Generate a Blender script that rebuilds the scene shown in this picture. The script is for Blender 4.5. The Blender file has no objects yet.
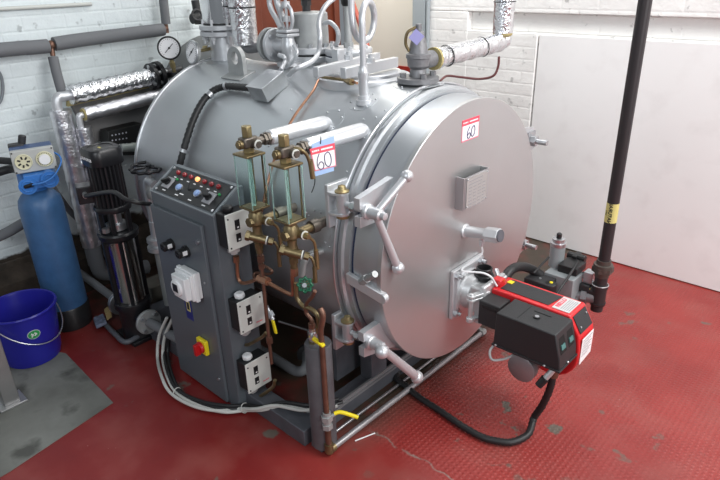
import bpy, bmesh, math, random
from mathutils import Vector, Matrix
random.seed(7)
PI = math.pi
scene = bpy.context.scene
COL = scene.collection
BX, BY, BZ = -1.224, 1.950, 0.746      # centre of the boiler's front door
RS = 0.585                             # radius of the clad shell

# ------------------------------------------------------------------ materials
def mat(name, col, metal=0.0, rough=0.5, bump=0.0, bscale=30.0, vary=0.0, vscale=8.0, emit=None, estr=0.0,
        trans=0.0, ior=1.45, coat=0.0, spec=None, dirt=None, dirt_amt=0.0, dirt_scale=6.0):
    m = bpy.data.materials.new(name); m.use_nodes = True
    nt = m.node_tree; b = nt.nodes['Principled BSDF']
    b.inputs['Base Color'].default_value = (*col, 1)
    b.inputs['Metallic'].default_value = metal
    b.inputs['Roughness'].default_value = rough
    b.inputs['Transmission Weight'].default_value = trans
    b.inputs['IOR'].default_value = ior
    b.inputs['Coat Weight'].default_value = coat
    if spec is not None: b.inputs['Specular IOR Level'].default_value = spec
    if emit:
        b.inputs['Emission Color'].default_value = (*emit, 1); b.inputs['Emission Strength'].default_value = estr
    tc = nt.nodes.new('ShaderNodeTexCoord')
    if vary > 0:
        n = nt.nodes.new('ShaderNodeTexNoise'); n.inputs['Scale'].default_value = vscale; n.inputs['Detail'].default_value = 5
        nt.links.new(tc.outputs['Object'], n.inputs['Vector'])
        hs = nt.nodes.new('ShaderNodeHueSaturation'); hs.inputs['Color'].default_value = (*col, 1)
        mr = nt.nodes.new('ShaderNodeMapRange'); mr.inputs['To Min'].default_value = 1 - vary; mr.inputs['To Max'].default_value = 1 + vary
        mr.inputs['From Min'].default_value = .3; mr.inputs['From Max'].default_value = .7
        nt.links.new(n.outputs['Fac'], mr.inputs['Value']); nt.links.new(mr.outputs[0], hs.inputs['Value'])
        out = hs.outputs['Color']
        if dirt:
            n2 = nt.nodes.new('ShaderNodeTexNoise'); n2.inputs['Scale'].default_value = dirt_scale; n2.inputs['Detail'].default_value = 8
            nt.links.new(tc.outputs['Object'], n2.inputs['Vector'])
            r2 = nt.nodes.new('ShaderNodeMapRange'); r2.inputs['From Min'].default_value = .52; r2.inputs['From Max'].default_value = .66
            r2.inputs['To Max'].default_value = dirt_amt
            nt.links.new(n2.outputs['Fac'], r2.inputs['Value'])
            mx = nt.nodes.new('ShaderNodeMix'); mx.data_type = 'RGBA'
            nt.links.new(r2.outputs[0], mx.inputs[0]); nt.links.new(out, mx.inputs[6]); mx.inputs[7].default_value = (*dirt, 1)
            out = mx.outputs[2]
        nt.links.new(out, b.inputs['Base Color'])
    if bump > 0:
        n = nt.nodes.new('ShaderNodeTexNoise'); n.inputs['Scale'].default_value = bscale; n.inputs['Detail'].default_value = 3
        nt.links.new(tc.outputs['Object'], n.inputs['Vector'])
        bp = nt.nodes.new('ShaderNodeBump'); bp.inputs['Strength'].default_value = bump; bp.inputs['Distance'].default_value = 0.01
        nt.links.new(n.outputs['Fac'], bp.inputs['Height']); nt.links.new(bp.outputs[0], b.inputs['Normal'])
    return m

SHELL = mat('satin_cladding', (.52, .54, .56), metal=.80, rough=.40, bump=.03, bscale=6, vary=.05, vscale=3)
DOOR = mat('silver_door_paint', (.56, .56, .56), metal=.80, rough=.37, bump=.02, bscale=90, vary=.03, vscale=3)
SILVER = mat('silver_paint', (.58, .59, .61), metal=.55, rough=.38, bump=.06, bscale=60)
SILVERD = mat('dull_silver_paint', (.36, .37, .37), metal=.4, rough=.5, bump=.08, bscale=60, vary=.12, vscale=15)
CHROME = mat('polished_steel', (.72, .72, .73), metal=1, rough=.10)
STEEL = mat('zinc_steel', (.55, .56, .58), metal=.9, rough=.32)
FOIL = mat('crinkled_foil', (.82, .82, .84), metal=1, rough=.25, bump=.75, bscale=50)
FOILD = mat('smooth_foil', (.74, .74, .77), metal=.9, rough=.30, bump=.35, bscale=95)
GREYPAINT = mat('grey_enamel', (.105, .120, .135), rough=.38, vary=.05, vscale=5)
GREYPAINTL = mat('light_grey_enamel', (.175, .195, .21), rough=.35)
FRAME = mat('grey_frame_paint', (.095, .10, .115), metal=.1, rough=.42, vary=.2, vscale=12)
BLACK = mat('black_plastic', (.014, .014, .015), rough=.38)
BLACKM = mat('matt_black', (.028, .028, .030), rough=.52)
BURNTOP = mat('textured_black_cover', (.024, .025, .027), rough=.50, bump=.1, bscale=250)
RUBBER = mat('black_rubber', (.016, .016, .017), rough=.45)
WHITE = mat('white_plastic', (.78, .79, .80), rough=.35)
CREAMPL = mat('off_white_plate', (.66, .67, .63), rough=.4)
RED = mat('burner_red', (.62, .02, .025), rough=.28, coat=.3)
REDD = mat('red_plastic', (.5, .012, .015), rough=.35)
YELLOW = mat('yellow_plastic', (.82, .66, .02), rough=.4)
BRASS = mat('brass', (.36, .29, .15), metal=.85, rough=.38, vary=.25, vscale=20)
BRONZE = mat('aged_bronze', (.15, .13, .11), metal=.75, rough=.42, vary=.25, vscale=20)
BRASSD = mat('tarnished_brass', (.22, .17, .09), metal=.8, rough=.42, vary=.3, vscale=25)
COPPER = mat('copper', (.36, .19, .12), metal=.8, rough=.38, vary=.3, vscale=14)
COPPERD = mat('dull_copper', (.19, .105, .075), metal=.7, rough=.45, vary=.3, vscale=14)
BLUE = mat('blue_fibreglass', (.045, .12, .26), rough=.42, bump=.08, bscale=80, vary=.10, vscale=20)
BLUEV = mat('blue_valve_plastic', (.035, .17, .50), rough=.38)
BUCKET = mat('blue_bucket_plastic', (.020, .020, .30), rough=.30)
GREEN = mat('green_paint', (.01, .10, .05), rough=.4)
GREENL = mat('green_sticker', (.03, .33, .09), rough=.4)
LAG = mat('grey_foam_lagging', (.15, .155, .165), rough=.75, bump=.1, bscale=30)
GUNMETAL = mat('gunmetal_casting', (.22, .22, .23), metal=.6, rough=.5, bump=.2, bscale=80)
ALU = mat('cast_aluminium', (.60, .61, .62), metal=.6, rough=.38, bump=.05, bscale=90)
REGGREY = mat('regulator_grey', (.26, .28, .29), rough=.4)
PIPEBLK = mat('black_iron_pipe', (.035, .030, .032), metal=.2, rough=.42)
WOOL = mat('mineral_wool', (.42, .35, .16), rough=.9, bump=.5, bscale=90)
PAPER = mat('paper', (.85, .84, .85), rough=.6)
TAGBLUE = mat('light_blue_card', (.36, .52, .80), rough=.6)
LILAC = mat('lilac_card', (.34, .33, .62), rough=.6)
STICKRED = mat('sticker_red', (.80, .09, .13), rough=.5)
STICKPINK = mat('sticker_edge_red', (.80, .22, .30), rough=.5)
INK = mat('blue_ink', (.06, .06, .16), rough=.6)
INKBLACK = mat('black_ink', (.02, .02, .02), rough=.6)
LABELGREY = mat('label_print_grey', (.30, .30, .32), rough=.6)
PLATE = mat('engraved_plate', (.50, .50, .49), metal=.6, rough=.42)
TEAL = mat('teal_terminal', (.07, .20, .19), rough=.4)
LAMPRED = mat('red_lens', (.25, .015, .02), rough=.15, coat=.6)
LAMPORANGE = mat('lit_amber_lens', (.9, .35, .12), rough=.2, emit=(1, .38, .15), estr=1.6)
BTNBLUE = mat('blue_button', (.28, .40, .68), rough=.3)
LABELBLUE = mat('blue_data_label', (.02, .03, .18), rough=.4)
BANDYEL = mat('pipe_band_yellow', (.62, .55, .20), rough=.6)
CABLEW = mat('white_cable_sheath', (.55, .55, .52), rough=.45)
DARKHOLE = mat('dark_recess', (.006, .006, .006), rough=.8)
GASKET = mat('blue_black_gasket', (.02, .03, .07), rough=.6)
PERF = mat('perforated_black_steel', (.012, .012, .012), rough=.5)
REDPIPE = mat('red_painted_pipe', (.35, .06, .035), rough=.45)
DOORWOOD = mat('red_brown_door', (.135, .032, .016), rough=.4, bump=.05, bscale=20, vary=.25, vscale=4)
BOARD = mat('grey_board', (.17, .165, .165), rough=.7, vary=.12, vscale=6)
SACKBROWN = mat('dirty_rubble', (.045, .034, .026), rough=.95, bump=1.0, bscale=18, vary=.5, vscale=10)

def glass():
    m = bpy.data.materials.new('gauge_glass'); m.use_nodes = True
    b = m.node_tree.nodes['Principled BSDF']
    b.inputs['Base Color'].default_value = (.93, 1, .985, 1); b.inputs['Transmission Weight'].default_value = 1
    b.inputs['Roughness'].default_value = .03; b.inputs['IOR'].default_value = 1.08
    return m
GLASS = glass()
GLASSEDGE = mat('green_glass_edge', (.52, .76, .70), rough=.12, trans=.6)

def nodes_of(name):
    m = bpy.data.materials.new(name); m.use_nodes = True
    nt = m.node_tree; return m, nt, nt.nodes, nt.links, nt.nodes['Principled BSDF']

def math_node(N, L, op, a, b=None):
    n = N.new('ShaderNodeMath'); n.operation = op
    for k, v in ((0, a), (1, b)):
        if v is None: continue
        if isinstance(v, (int, float)): n.inputs[k].default_value = v
        else: L.new(v, n.inputs[k])
    return n.outputs[0]

def ramp(N, L, val, lo, hi, tmin=0., tmax=1.):
    r = N.new('ShaderNodeMapRange'); r.inputs['From Min'].default_value = lo; r.inputs['From Max'].default_value = hi
    r.inputs['To Min'].default_value = tmin; r.inputs['To Max'].default_value = tmax
    L.new(val, r.inputs['Value']); return r.outputs[0]

def noise(N, L, vec, scale, detail=4):
    n = N.new('ShaderNodeTexNoise'); n.inputs['Scale'].default_value = scale; n.inputs['Detail'].default_value = detail
    L.new(vec, n.inputs['Vector']); return n.outputs['Fac']

def mixc(N, L, fac, a, b):
    mx = N.new('ShaderNodeMix'); mx.data_type = 'RGBA'
    if isinstance(fac, float): mx.inputs[0].default_value = fac
    else: L.new(fac, mx.inputs[0])
    for k, v in ((6, a), (7, b)):
        if isinstance(v, tuple): mx.inputs[k].default_value = (*v, 1)
        else: L.new(v, mx.inputs[k])
    return mx.outputs[2]

def floor_material():
    m, nt, N, L, b = nodes_of('red_floor_paint')
    tc = N.new('ShaderNodeTexCoord'); P = tc.outputs['Object']
    sep = N.new('ShaderNodeSeparateXYZ'); L.new(P, sep.inputs[0])
    X, Y = sep.outputs[0], sep.outputs[1]
    # studs of the anti-slip sheet: rows of small raised lozenges
    s = 1 / .021
    sx = math_node(N, L, 'SINE', math_node(N, L, 'MULTIPLY', X, s * PI))
    sy = math_node(N, L, 'SINE', math_node(N, L, 'MULTIPLY', Y, s * PI))
    st = math_node(N, L, 'ABSOLUTE', math_node(N, L, 'MULTIPLY', sx, sy))
    stud = ramp(N, L, st,   .45, .85)
    # where the studded sheet lies (worn smooth elsewhere)
    mA = ramp(N, L, X, -1.42, -1.36); mB = ramp(N, L, Y, 1.36, 1.46)
    worn = ramp(N, L, noise(N, L, P, 2.3, 3), .36, .50)
    mask = math_node(N, L, 'MULTIPLY', math_node(N, L, 'MULTIPLY', mA, mB), ramp(N, L, worn, 0, 1, .45, 1))
    h = math_node(N, L, 'MULTIPLY', stud, mask)
    col = mixc(N, L, ramp(N, L, noise(N, L, P, 1.7, 6), .35, .65), (.235, .024, .021), (.32, .040, .034))
    lit_floor = math_node(N, L, 'MULTIPLY', ramp(N, L, X, -1.75, -1.15), ramp(N, L, Y, .75, 1.45))  # painted shade: deeper red on the dimmer left and near floor
    lit_floor = ramp(N, L, math_node(N, L, 'ADD', lit_floor, math_node(N, L, 'MULTIPLY', math_node(N, L, 'SUBTRACT', noise(N, L, P, 3, 6), .5), .5)), .1, .6)
    col = mixc(N, L, lit_floor, mixc(N, L, ramp(N, L, noise(N, L, P, 2.5, 6), .35, .65), (.165, .011, .011), (.215, .017, .015)), col)
    dusty = ramp(N, L, noise(N, L, P, 5, 8), .46, .72, 0, .26)
    col = mixc(N, L, dusty, col, (.28, .12, .10))
    # bare patches and crumbs where the paint has gone
    pn = noise(N, L, P, 9, 10)
    patch = math_node(N, L, 'MULTIPLY', ramp(N, L, pn, .63, .67), ramp(N, L, noise(N, L, P, 1.3, 2), .42, .6))
    col = mixc(N, L, patch, col, (.13, .105, .085))
    v = N.new('ShaderNodeTexVoronoi'); v.inputs['Scale'].default_value = 26; L.new(P, v.inputs['Vector'])
    crumb = math_node(N, L, 'MULTIPLY', ramp(N, L, v.outputs['Distance'], .06, .03), ramp(N, L, noise(N, L, P, 6, 2), .55, .62))
    col = mixc(N, L, crumb, col, (.45, .36, .32))
    # a ragged crack across the paint
    wob = math_node(N, L, 'MULTIPLY', math_node(N, L, 'SUBTRACT', noise(N, L, P, 9, 8), .5), .10)
    line = math_node(N, L, 'ADD', Y, wob)
    cr = ramp(N, L, math_node(N, L, 'ABSOLUTE', math_node(N, L, 'SUBTRACT', line, 1.43)), .0075, .002)
    crm = math_node(N, L, 'MULTIPLY', cr, math_node(N, L, 'MULTIPLY', ramp(N, L, X, -1.34, -1.28), ramp(N, L, noise(N, L, P, 22, 4), .38, .52)))
    col = mixc(N, L, crm, col, (.25, .15, .13))
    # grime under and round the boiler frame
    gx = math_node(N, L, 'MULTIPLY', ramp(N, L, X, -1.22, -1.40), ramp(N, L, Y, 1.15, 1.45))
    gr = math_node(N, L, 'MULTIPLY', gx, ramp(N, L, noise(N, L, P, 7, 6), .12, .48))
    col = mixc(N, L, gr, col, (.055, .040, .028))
    g2 = math_node(N, L, 'MULTIPLY', ramp(N, L, X, -2.35, -2.75), ramp(N, L, Y, .95, 1.2))
    g2 = math_node(N, L, 'MULTIPLY', g2, ramp(N, L, noise(N, L, P, 8, 6), .2, .55))
    col = mixc(N, L, g2, col, (.045, .028, .022))
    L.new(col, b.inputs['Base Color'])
    rr = ramp(N, L, noise(N, L, P, 3.5, 5), .3, .7, .30, .50)
    L.new(rr, b.inputs['Roughness'])
    hh = math_node(N, L, 'ADD', math_node(N, L, 'MULTIPLY', h, 1.0), math_node(N, L, 'MULTIPLY', noise(N, L, P, 5, 8), .6))
    bp = N.new('ShaderNodeBump'); bp.inputs['Strength'].default_value = .60; bp.inputs['Distance'].default_value = .0030
    L.new(hh, bp.inputs['Height']); L.new(bp.outputs[0], b.inputs['Normal'])
    return m

def concrete_material():
    m, nt, N, L, b = nodes_of('bare_concrete')
    tc = N.new('ShaderNodeTexCoord'); P = tc.outputs['Object']
    col = mixc(N, L, ramp(N, L, noise(N, L, P, 3, 8), .35, .65), (.095, .095, .085), (.19, .195, .18))
    col = mixc(N, L, ramp(N, L, noise(N, L, P, 6, 6), .55, .68, 0, .8), col, (.04, .04, .035))
    L.new(col, b.inputs['Base Color']); b.inputs['Roughness'].default_value = .7
    bp = N.new('ShaderNodeBump'); bp.inputs['Strength'].default_value = .4; bp.inputs['Distance'].default_value = .005
    L.new(noise(N, L, P, 25, 8), bp.inputs['Height']); L.new(bp.outputs[0], b.inputs['Normal'])
    return m

def brick_material(name, col, along='x', plinth=None, soft=.7, c2=None):
    """painted brick: along is the wall's horizontal axis; plinth = height under which bare dirty masonry shows"""
    m, nt, N, L, b = nodes_of(name)
    tc = N.new('ShaderNodeTexCoord'); P = tc.outputs['Object']
    sep = N.new('ShaderNodeSeparateXYZ'); L.new(P, sep.inputs[0])
    cb = N.new('ShaderNodeCombineXYZ')
    L.new(sep.outputs[0 if along == 'x' else 1], cb.inputs[0]); L.new(sep.outputs[2], cb.inputs[1])
    br = N.new('ShaderNodeTexBrick'); L.new(cb.outputs[0], br.inputs['Vector'])
    br.inputs['Scale'].default_value = 1; br.inputs['Brick Width'].default_value = .225; br.inputs['Row Height'].default_value = .075
    br.inputs['Mortar Size'].default_value = .010; br.inputs['Mortar Smooth'].default_value = 1
    big = noise(N, L, P, 6, 9)
    h = math_node(N, L, 'ADD', math_node(N, L, 'MULTIPLY', br.outputs['Fac'], -soft), math_node(N, L, 'MULTIPLY', big, 1.6))
    h = math_node(N, L, 'ADD', h, math_node(N, L, 'MULTIPLY', noise(N, L, P, 45, 4), .25))
    col2 = mixc(N, L, ramp(N, L, noise(N, L, P, 2.2, 5), .4, .65), col, c2 or tuple(c * .93 for c in col))
    scr = math_node(N, L, 'MULTIPLY', ramp(N, L, noise(N, L, P, 16, 6), .64, .70), .7)
    col2 = mixc(N, L, scr, col2, tuple(c * .45 for c in col))
    if plinth is not None:
        edge = math_node(N, L, 'ADD', sep.outputs[2], math_node(N, L, 'MULTIPLY', math_node(N, L, 'SUBTRACT', noise(N, L, P, 4, 6), .5), .30))
        pf = ramp(N, L, edge, plinth + .01, plinth - .01)
        dirty = mixc(N, L, ramp(N, L, noise(N, L, P, 7, 8), .4, .7), (.030, .024, .018), (.10, .075, .055))
        col2 = mixc(N, L, pf, col2, dirty)
    L.new(col2, b.inputs['Base Color']); b.inputs['Roughness'].default_value = .55
    bp = N.new('ShaderNodeBump'); bp.inputs['Strength'].default_value = .6; bp.inputs['Distance'].default_value = .012
    L.new(h, bp.inputs['Height']); L.new(bp.outputs[0], b.inputs['Normal'])
    return m

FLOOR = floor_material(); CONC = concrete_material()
BRICKL = brick_material('painted_brick_pale', (.68, .74, .755), 'y', plinth=.36, soft=.20)
BRICKR = brick_material('painted_brick_white', (.87, .86, .84), 'x', soft=.14)
CREAM = mat('cream_plaster', (.86, .82, .72), rough=.6, bump=.03, bscale=8)
DADO = mat('red_dado_paint', (.42, .035, .025), rough=.45)
PANEL = mat('white_board', (.86, .855, .85), rough=.42, bump=.03, bscale=3, vary=.02, vscale=2, dirt=(.50, .46, .45), dirt_amt=.10, dirt_scale=7)
TRUNK = mat('grey_trunking', (.34, .38, .40), rough=.5)

# ------------------------------------------------------------------ mesh building
def V(*a): return Vector(a[0] if len(a) == 1 else a)
def basis(d):
    d = Vector(d).normalized()
    a = Vector((0, 0, 1)) if abs(d.z) < .9 else Vector((1, 0, 0))
    u = d.cross(a).normalized(); return u, d.cross(u).normalized(), d

def smooth_path(pts, n=8):
    P = [Vector(p) for p in pts]
    if len(P) < 3: return P
    Q = [P[0] * 2 - P[1]] + P + [P[-1] * 2 - P[-2]]
    out = []
    for i in range(1, len(Q) - 2):
        a, b, c, d = Q[i - 1:i + 3]
        for k in range(n):
            t = k / n
            out.append(.5 * ((2 * b) + (c - a) * t + (2 * a - 5 * b + 4 * c - d) * t * t + (3 * b - a - 3 * c + d) * t ** 3))
    out.append(P[-1]); return out

class MB:
    def __init__(s): s.bm = bmesh.new()
    def box(s, x0, x1, y0, y1, z0, z1):
        return s.obox(((x0 + x1) / 2, (y0 + y1) / 2, (z0 + z1) / 2), (abs(x1 - x0), 0, 0), (0, abs(y1 - y0), 0), (0, 0, abs(z1 - z0)))
    def obox(s, c, ex, ey, ez):
        c, ex, ey, ez = map(Vector, (c, ex, ey, ez)); v = []
        for i in (-.5, .5):
            for j in (-.5, .5):
                for k in (-.5, .5): v.append(s.bm.verts.new(c + ex * i + ey * j + ez * k))
        for f in ((0, 1, 3, 2), (4, 6, 7, 5), (0, 4, 5, 1), (2, 3, 7, 6), (0, 2, 6, 4), (1, 5, 7, 3)):
            s.bm.faces.new([v[i] for i in f])
        return s
    def rings(s, rings, close=True, cap=True):
        R = [[s.bm.verts.new(p) for p in r] for r in rings]; n = len(R[0])
        for a, b in zip(R, R[1:]):
            for i in range(n):
                j = (i + 1) % n
                s.bm.faces.new((a[i], a[j], b[j], b[i]))
        if cap:
            s.bm.faces.new(R[0][::-1]); s.bm.faces.new(R[-1])
        return s
    def cyl(s, p0, p1, r0, r1=None, seg=24, cap=True):
        p0, p1 = Vector(p0), Vector(p1); u, w, d = basis(p1 - p0); r1 = r0 if r1 is None else r1
        return s.rings([[p + (u * math.cos(2 * PI * i / seg) + w * math.sin(2 * PI * i / seg)) * r for i in range(seg)] for p, r in ((p0, r0), (p1, r1))], cap=cap)
    def hexa(s, p0, p1, r): return s.cyl(p0, p1, r, seg=6)
    def lathe(s, o, axis, prof, seg=28, cap=True):
        o = Vector(o); u, w, d = basis(axis)
        return s.rings([[o + d * t + (u * math.cos(2 * PI * i / seg) + w * math.sin(2 * PI * i / seg)) * max(r, 1e-4) for i in range(seg)] for t, r in prof], cap=cap)
    def tube(s, pts, r, seg=12, smooth=True, n=8, ribs=0):
        P = smooth_path(pts, n) if smooth else [Vector(p) for p in pts]
        if ribs:
            Q = []
            for a, b in zip(P, P[1:]):
                k = max(1, int((b - a).length / ribs)); Q += [a.lerp(b, i / k) for i in range(k)]
            P = Q + [P[-1]]
        T = [(P[min(i + 1, len(P) - 1)] - P[max(i - 1, 0)]).normalized() for i in range(len(P))]
        u, w, _ = basis(T[0]); R = []
        for k, (p, t) in enumerate(zip(P, T)):
            u = (u - t * u.dot(t)).normalized(); w = t.cross(u)
            rr = r * (1.0 if not ribs or k % 2 else .86)
            R.append([p + (u * math.cos(2 * PI * i / seg) + w * math.sin(2 * PI * i / seg)) * rr for i in range(seg)])
        return s.rings(R)
    def sph(s, c, r, seg=20, sc=(1, 1, 1)):
        c = Vector(c); n = 12
        return s.rings([[c + Vector((math.cos(2 * PI * i / seg) * math.sin(a) * r * sc[0], math.sin(2 * PI * i / seg) * math.sin(a) * r * sc[1], -math.cos(a) * r * sc[2])) for i in range(seg)]
                        for a in [max(.02, min(PI - .02, PI * k / n)) for k in range(n + 1)]])
    def torus(s, c, axis, R, r, seg=40, sg=10, gear=0.0, teeth=0):
        c = Vector(c); u, w, d = basis(axis); rows = []
        for i in range(seg):
            a = 2 * PI * i / seg; rad = u * math.cos(a) + w * math.sin(a)
            RR = R + (gear * math.cos(teeth * a) if teeth else 0)
            rows.append([s.bm.verts.new(c + rad * (RR + r * math.cos(2 * PI * j / sg)) + d * r * math.sin(2 * PI * j / sg)) for j in range(sg)])
        for i in range(seg):
            a, b = rows[i], rows[(i + 1) % seg]
            for j in range(sg):
                k = (j + 1) % sg; s.bm.faces.new((a[j], b[j], b[k], a[k]))
        return s
    def prism(s, pts, ext):
        ext = Vector(ext)
        return s.rings([[Vector(p) for p in pts], [Vector(p) + ext for p in pts]])
    def build(s, name, m, parent=None, bevel=0.0, angle=38, seg=2):
        bmesh.ops.recalc_face_normals(s.bm, faces=s.bm.faces)
        me = bpy.data.meshes.new(name)
        if parent is not None:
            o0 = parent
            while o0.parent: o0 = o0.parent
            bmesh.ops.translate(s.bm, verts=s.bm.verts, vec=-o0.location)
        s.bm.to_mesh(me); s.bm.free(); me.materials.append(m)
        for p in me.polygons: p.use_smooth = True
        me.set_sharp_from_angle(angle=math.radians(angle))
        ob = bpy.data.objects.new(name, me); COL.objects.link(ob)
        if parent is not None: ob.parent = parent
        if bevel:
            bv = ob.modifiers.new('Bevel', 'BEVEL'); bv.width = bevel; bv.segments = seg; bv.limit_method = 'ANGLE'; bv.angle_limit = math.radians(40)
            bv.harden_normals = False
        return ob

def thing(name, label, cat, loc=(0, 0, 0), group=None):
    o = bpy.data.objects.new(name, None); COL.objects.link(o); o.location = loc; o.empty_display_size = .05
    o['label'] = label; o['category'] = cat
    if group: o['group'] = group
    return o
def tag(o, label, cat, group=None):
    o['label'] = label; o['category'] = cat
    if group: o['group'] = group
    return o
def lab(o, label): o['label'] = label; return o
def struct(name, mb, m, **k):
    o = mb.build(name, m, None, **k); o['kind'] = 'structure'; return o
def solo(name, mb, m, label, cat, group=None, base=None, **k):
    """a thing made of one mesh, its origin at its lowest middle point"""
    vs = [v.co for v in mb.bm.verts]
    c = Vector(base) if base else Vector(((min(v.x for v in vs) + max(v.x for v in vs)) / 2, (min(v.y for v in vs) + max(v.y for v in vs)) / 2, min(v.z for v in vs)))
    bmesh.ops.translate(mb.bm, verts=mb.bm.verts, vec=-c)
    o = mb.build(name, m, None, **k); o.location = c
    return tag(o, label, cat, group)
def copy_tree(o, parent=None):
    c = o.copy(); COL.objects.link(c)
    if parent is not None: c.parent = parent
    for ch in list(o.children): copy_tree(ch, c)
    return c
def lettering(txt, name, c, right, up, size, m, parent, depth=.0006, bold=0.0):
    """real letters standing proud of a surface"""
    cu = bpy.data.curves.new(name, 'FONT'); cu.body = txt; cu.size = size; cu.align_x = 'CENTER'; cu.align_y = 'CENTER'; cu.extrude = depth; cu.offset = bold
    tmp = bpy.data.objects.new(name, cu); COL.objects.link(tmp)
    bpy.context.view_layer.update()
    me = bpy.data.meshes.new_from_object(tmp.evaluated_get(bpy.context.evaluated_depsgraph_get()))
    bpy.data.objects.remove(tmp)
    r = Vector(right).normalized(); u = Vector(up).normalized(); n = r.cross(u)
    M = Matrix((r, u, n)).transposed().to_4x4()
    o0 = parent
    while o0.parent: o0 = o0.parent
    M.translation = Vector(c) - o0.location; me.transform(M)
    me.materials.clear(); me.materials.append(m)
    ob = bpy.data.objects.new(name, me); COL.objects.link(ob); ob.parent = parent
    return ob

def shell_pt(x, ang, r=RS):     # ang 0 = the side facing the camera, 90 = the top
    a = math.radians(ang); return Vector((x, BY - r * math.cos(a), BZ + r * math.sin(a)))
def collar(mb, x, ang, r, R=RS, th=.0012, seg=28):
    """a round cover plate bent to the shell"""
    rows = []
    for rr, h in ((r, 0), (r, th), (r * .6, th), (.001, th)):
        rows.append([shell_pt(x + rr * math.cos(2 * PI * i / seg), ang + math.degrees(rr * math.sin(2 * PI * i / seg) / R), R + h) for i in range(seg)])
    mb.rings(rows); return mb
def handdigits(parent, mat_, c, right, up, h, r=.0012, txt='60'):
    """the two digits written by hand in ink"""
    c, right, up = Vector(c), Vector(right).normalized(), Vector(up).normalized(); n = right.cross(up)
    six = [(.30, .95), (.12, .72), (.0, .42), (.02, .14), (.18, .0), (.38, .05), (.46, .24), (.38, .42), (.20, .42), (.06, .26)]
    zero = [(.92, .92), (.70, .80), (.60, .50), (.62, .20), (.78, .04), (.98, .14), (1.10, .42), (1.10, .74), (.98, .92), (.86, .88)]
    for nm, pts in (('digit', six), ('digit', zero)):
        b = MB(); b.tube([c + right * (x - .55) * h + up * (y - .5) * h + n * .0006 for x, y in pts], r, seg=6, n=4)
        b.build(nm, mat_, parent)

# ================================================================== THE ROOM
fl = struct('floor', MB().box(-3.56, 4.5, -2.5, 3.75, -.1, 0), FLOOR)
cp = MB().prism([(-2.314, 0.796, -0.000), (-2.866, 0.820, 0.000), (-3.5, .55, 0), (-3.5, -.3, 0), (-2.2, -.3, 0), (-2.232, 0.329, -0.000)], (0, 0, .004))
cp.build('concrete_patch', CONC, fl)
struct('wall_left', MB().box(-3.70, -3.55, -2.5, 2.72, 0, 3.0).box(-3.70, -3.55, 2.72, 3.75, 2.25, 3.0), BRICKL)
struct('wall_right', MB().box(-2.66, 4.5, 3.577, 3.75, 1.475, 3.0).box(-2.66, -2.33, 3.577, 3.75, 0, 1.475)
       .box(-2.33, -1.82, 3.577, 3.75, 0, 1.36).box(-1.82, 4.5, 3.60, 3.75, 0, 1.36).box(-2.33, 4.5, 3.625, 3.75, 1.36, 1.475), BRICKR, bevel=.006)
struct('trim_1', MB().box(-1.808, 4.5, 3.578, 3.598, .006, 1.352), PANEL, bevel=.002)
struct('wall_back', MB().box(-3.55, -2.66, 3.70, 3.80, 1.06, 3.0), CREAM)
struct('baseboard_back', MB().box(-3.55, -2.66, 3.685, 3.80, 0, 1.06), DADO)
struct('trim_2', MB().box(-2.775, -2.665, 3.55, 3.70, 0, 3.0), TRUNK, bevel=.004)
struct('trim_3', MB().cyl((-2.645, 3.56, 0), (-2.645, 3.56, 3.0), .014), TRUNK)
d1 = struct('door_1', MB().box(-3.60, -3.54, 2.74, 3.60, .0, 2.2), DOORWOOD, bevel=.004)
db = MB()
db.box(-3.54, -3.515, 2.72, 2.80, 0, 2.25); db.box(-3.54, -3.515, 3.52, 3.555, 0, 2.25); db.box(-3.54, -3.515, 3.64, 3.69, 0, 2.25)
db.build('door_frame', DOORWOOD, d1, bevel=.003)
MB().box(-3.539, -3.534, 3.56, 3.572, 0, 2.2).build('door_seam', DARKHOLE, d1)
cn = MB().tube([(-3.535, -.6, 1.63), (-3.535, .6, 1.622), (-3.535, 1.62, 1.615)], .010, smooth=False)
struct('trim_4', cn, mat('cream_conduit', (.55, .56, .53), rough=.5))

# ================================================================== THE BOILER
bo = thing('steam_boiler', 'large horizontal silver steam boiler with a round flat front door', 'boiler', (-2.1, BY, 0))
sh = MB(); AX = (1, 0, 0); O = Vector((0, BY, BZ))
sh.lathe(O, AX, [(-2.92, .30), (-2.90, .52), (-2.875, .575), (-2.855, RS), (-1.425, RS), (-1.42, .57)], seg=128)
shell = sh.build('shell', SHELL, bo)
for x, w in ((-2.862, .010), (-1.425, .006)):
    MB().torus((x, BY, BZ), AX, RS + .001, w, seg=128).build('seam_bead', STEEL, shell)
MB().lathe(O, AX, [(-1.42, .5), (-1.418, .572), (-1.405, .580), (-1.392, .580), (-1.388, .568), (-1.366, .566), (-1.364, .5)], seg=128).build('end_ring', SHELL, bo)
MB().lathe(O, AX, [(-1.368, .4), (-1.368, .550), (-1.352, .550), (-1.352, .4)], seg=128).build('gasket', GASKET, bo)
dr = MB().lathe(O, AX, [(-1.356, .4), (-1.356, .552), (-1.352, .555), (-1.24, .547), (-1.238, .40)], seg=128).build('door_rim', SHELL, bo)
dp = MB().lathe(O, AX, [(-1.245, .3), (-1.245, .548), (-1.243, .551), (-1.226, .551), (-1.224, .549), (-1.224, .001)], seg=160).build('front_door', DOOR, bo)
rv = [(x, a) for x in (-1.448,) for a in range(8, 120, 14)] + [(x, a) for x in (-1.9,) for a in range(20, 110, 18)] + [(-2.84, a) for a in range(5, 100, 16)]
for x, a in rv:
    MB().sph(shell_pt(x, a, RS), .0045, seg=8).build('rivet', STEEL, shell)
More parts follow.
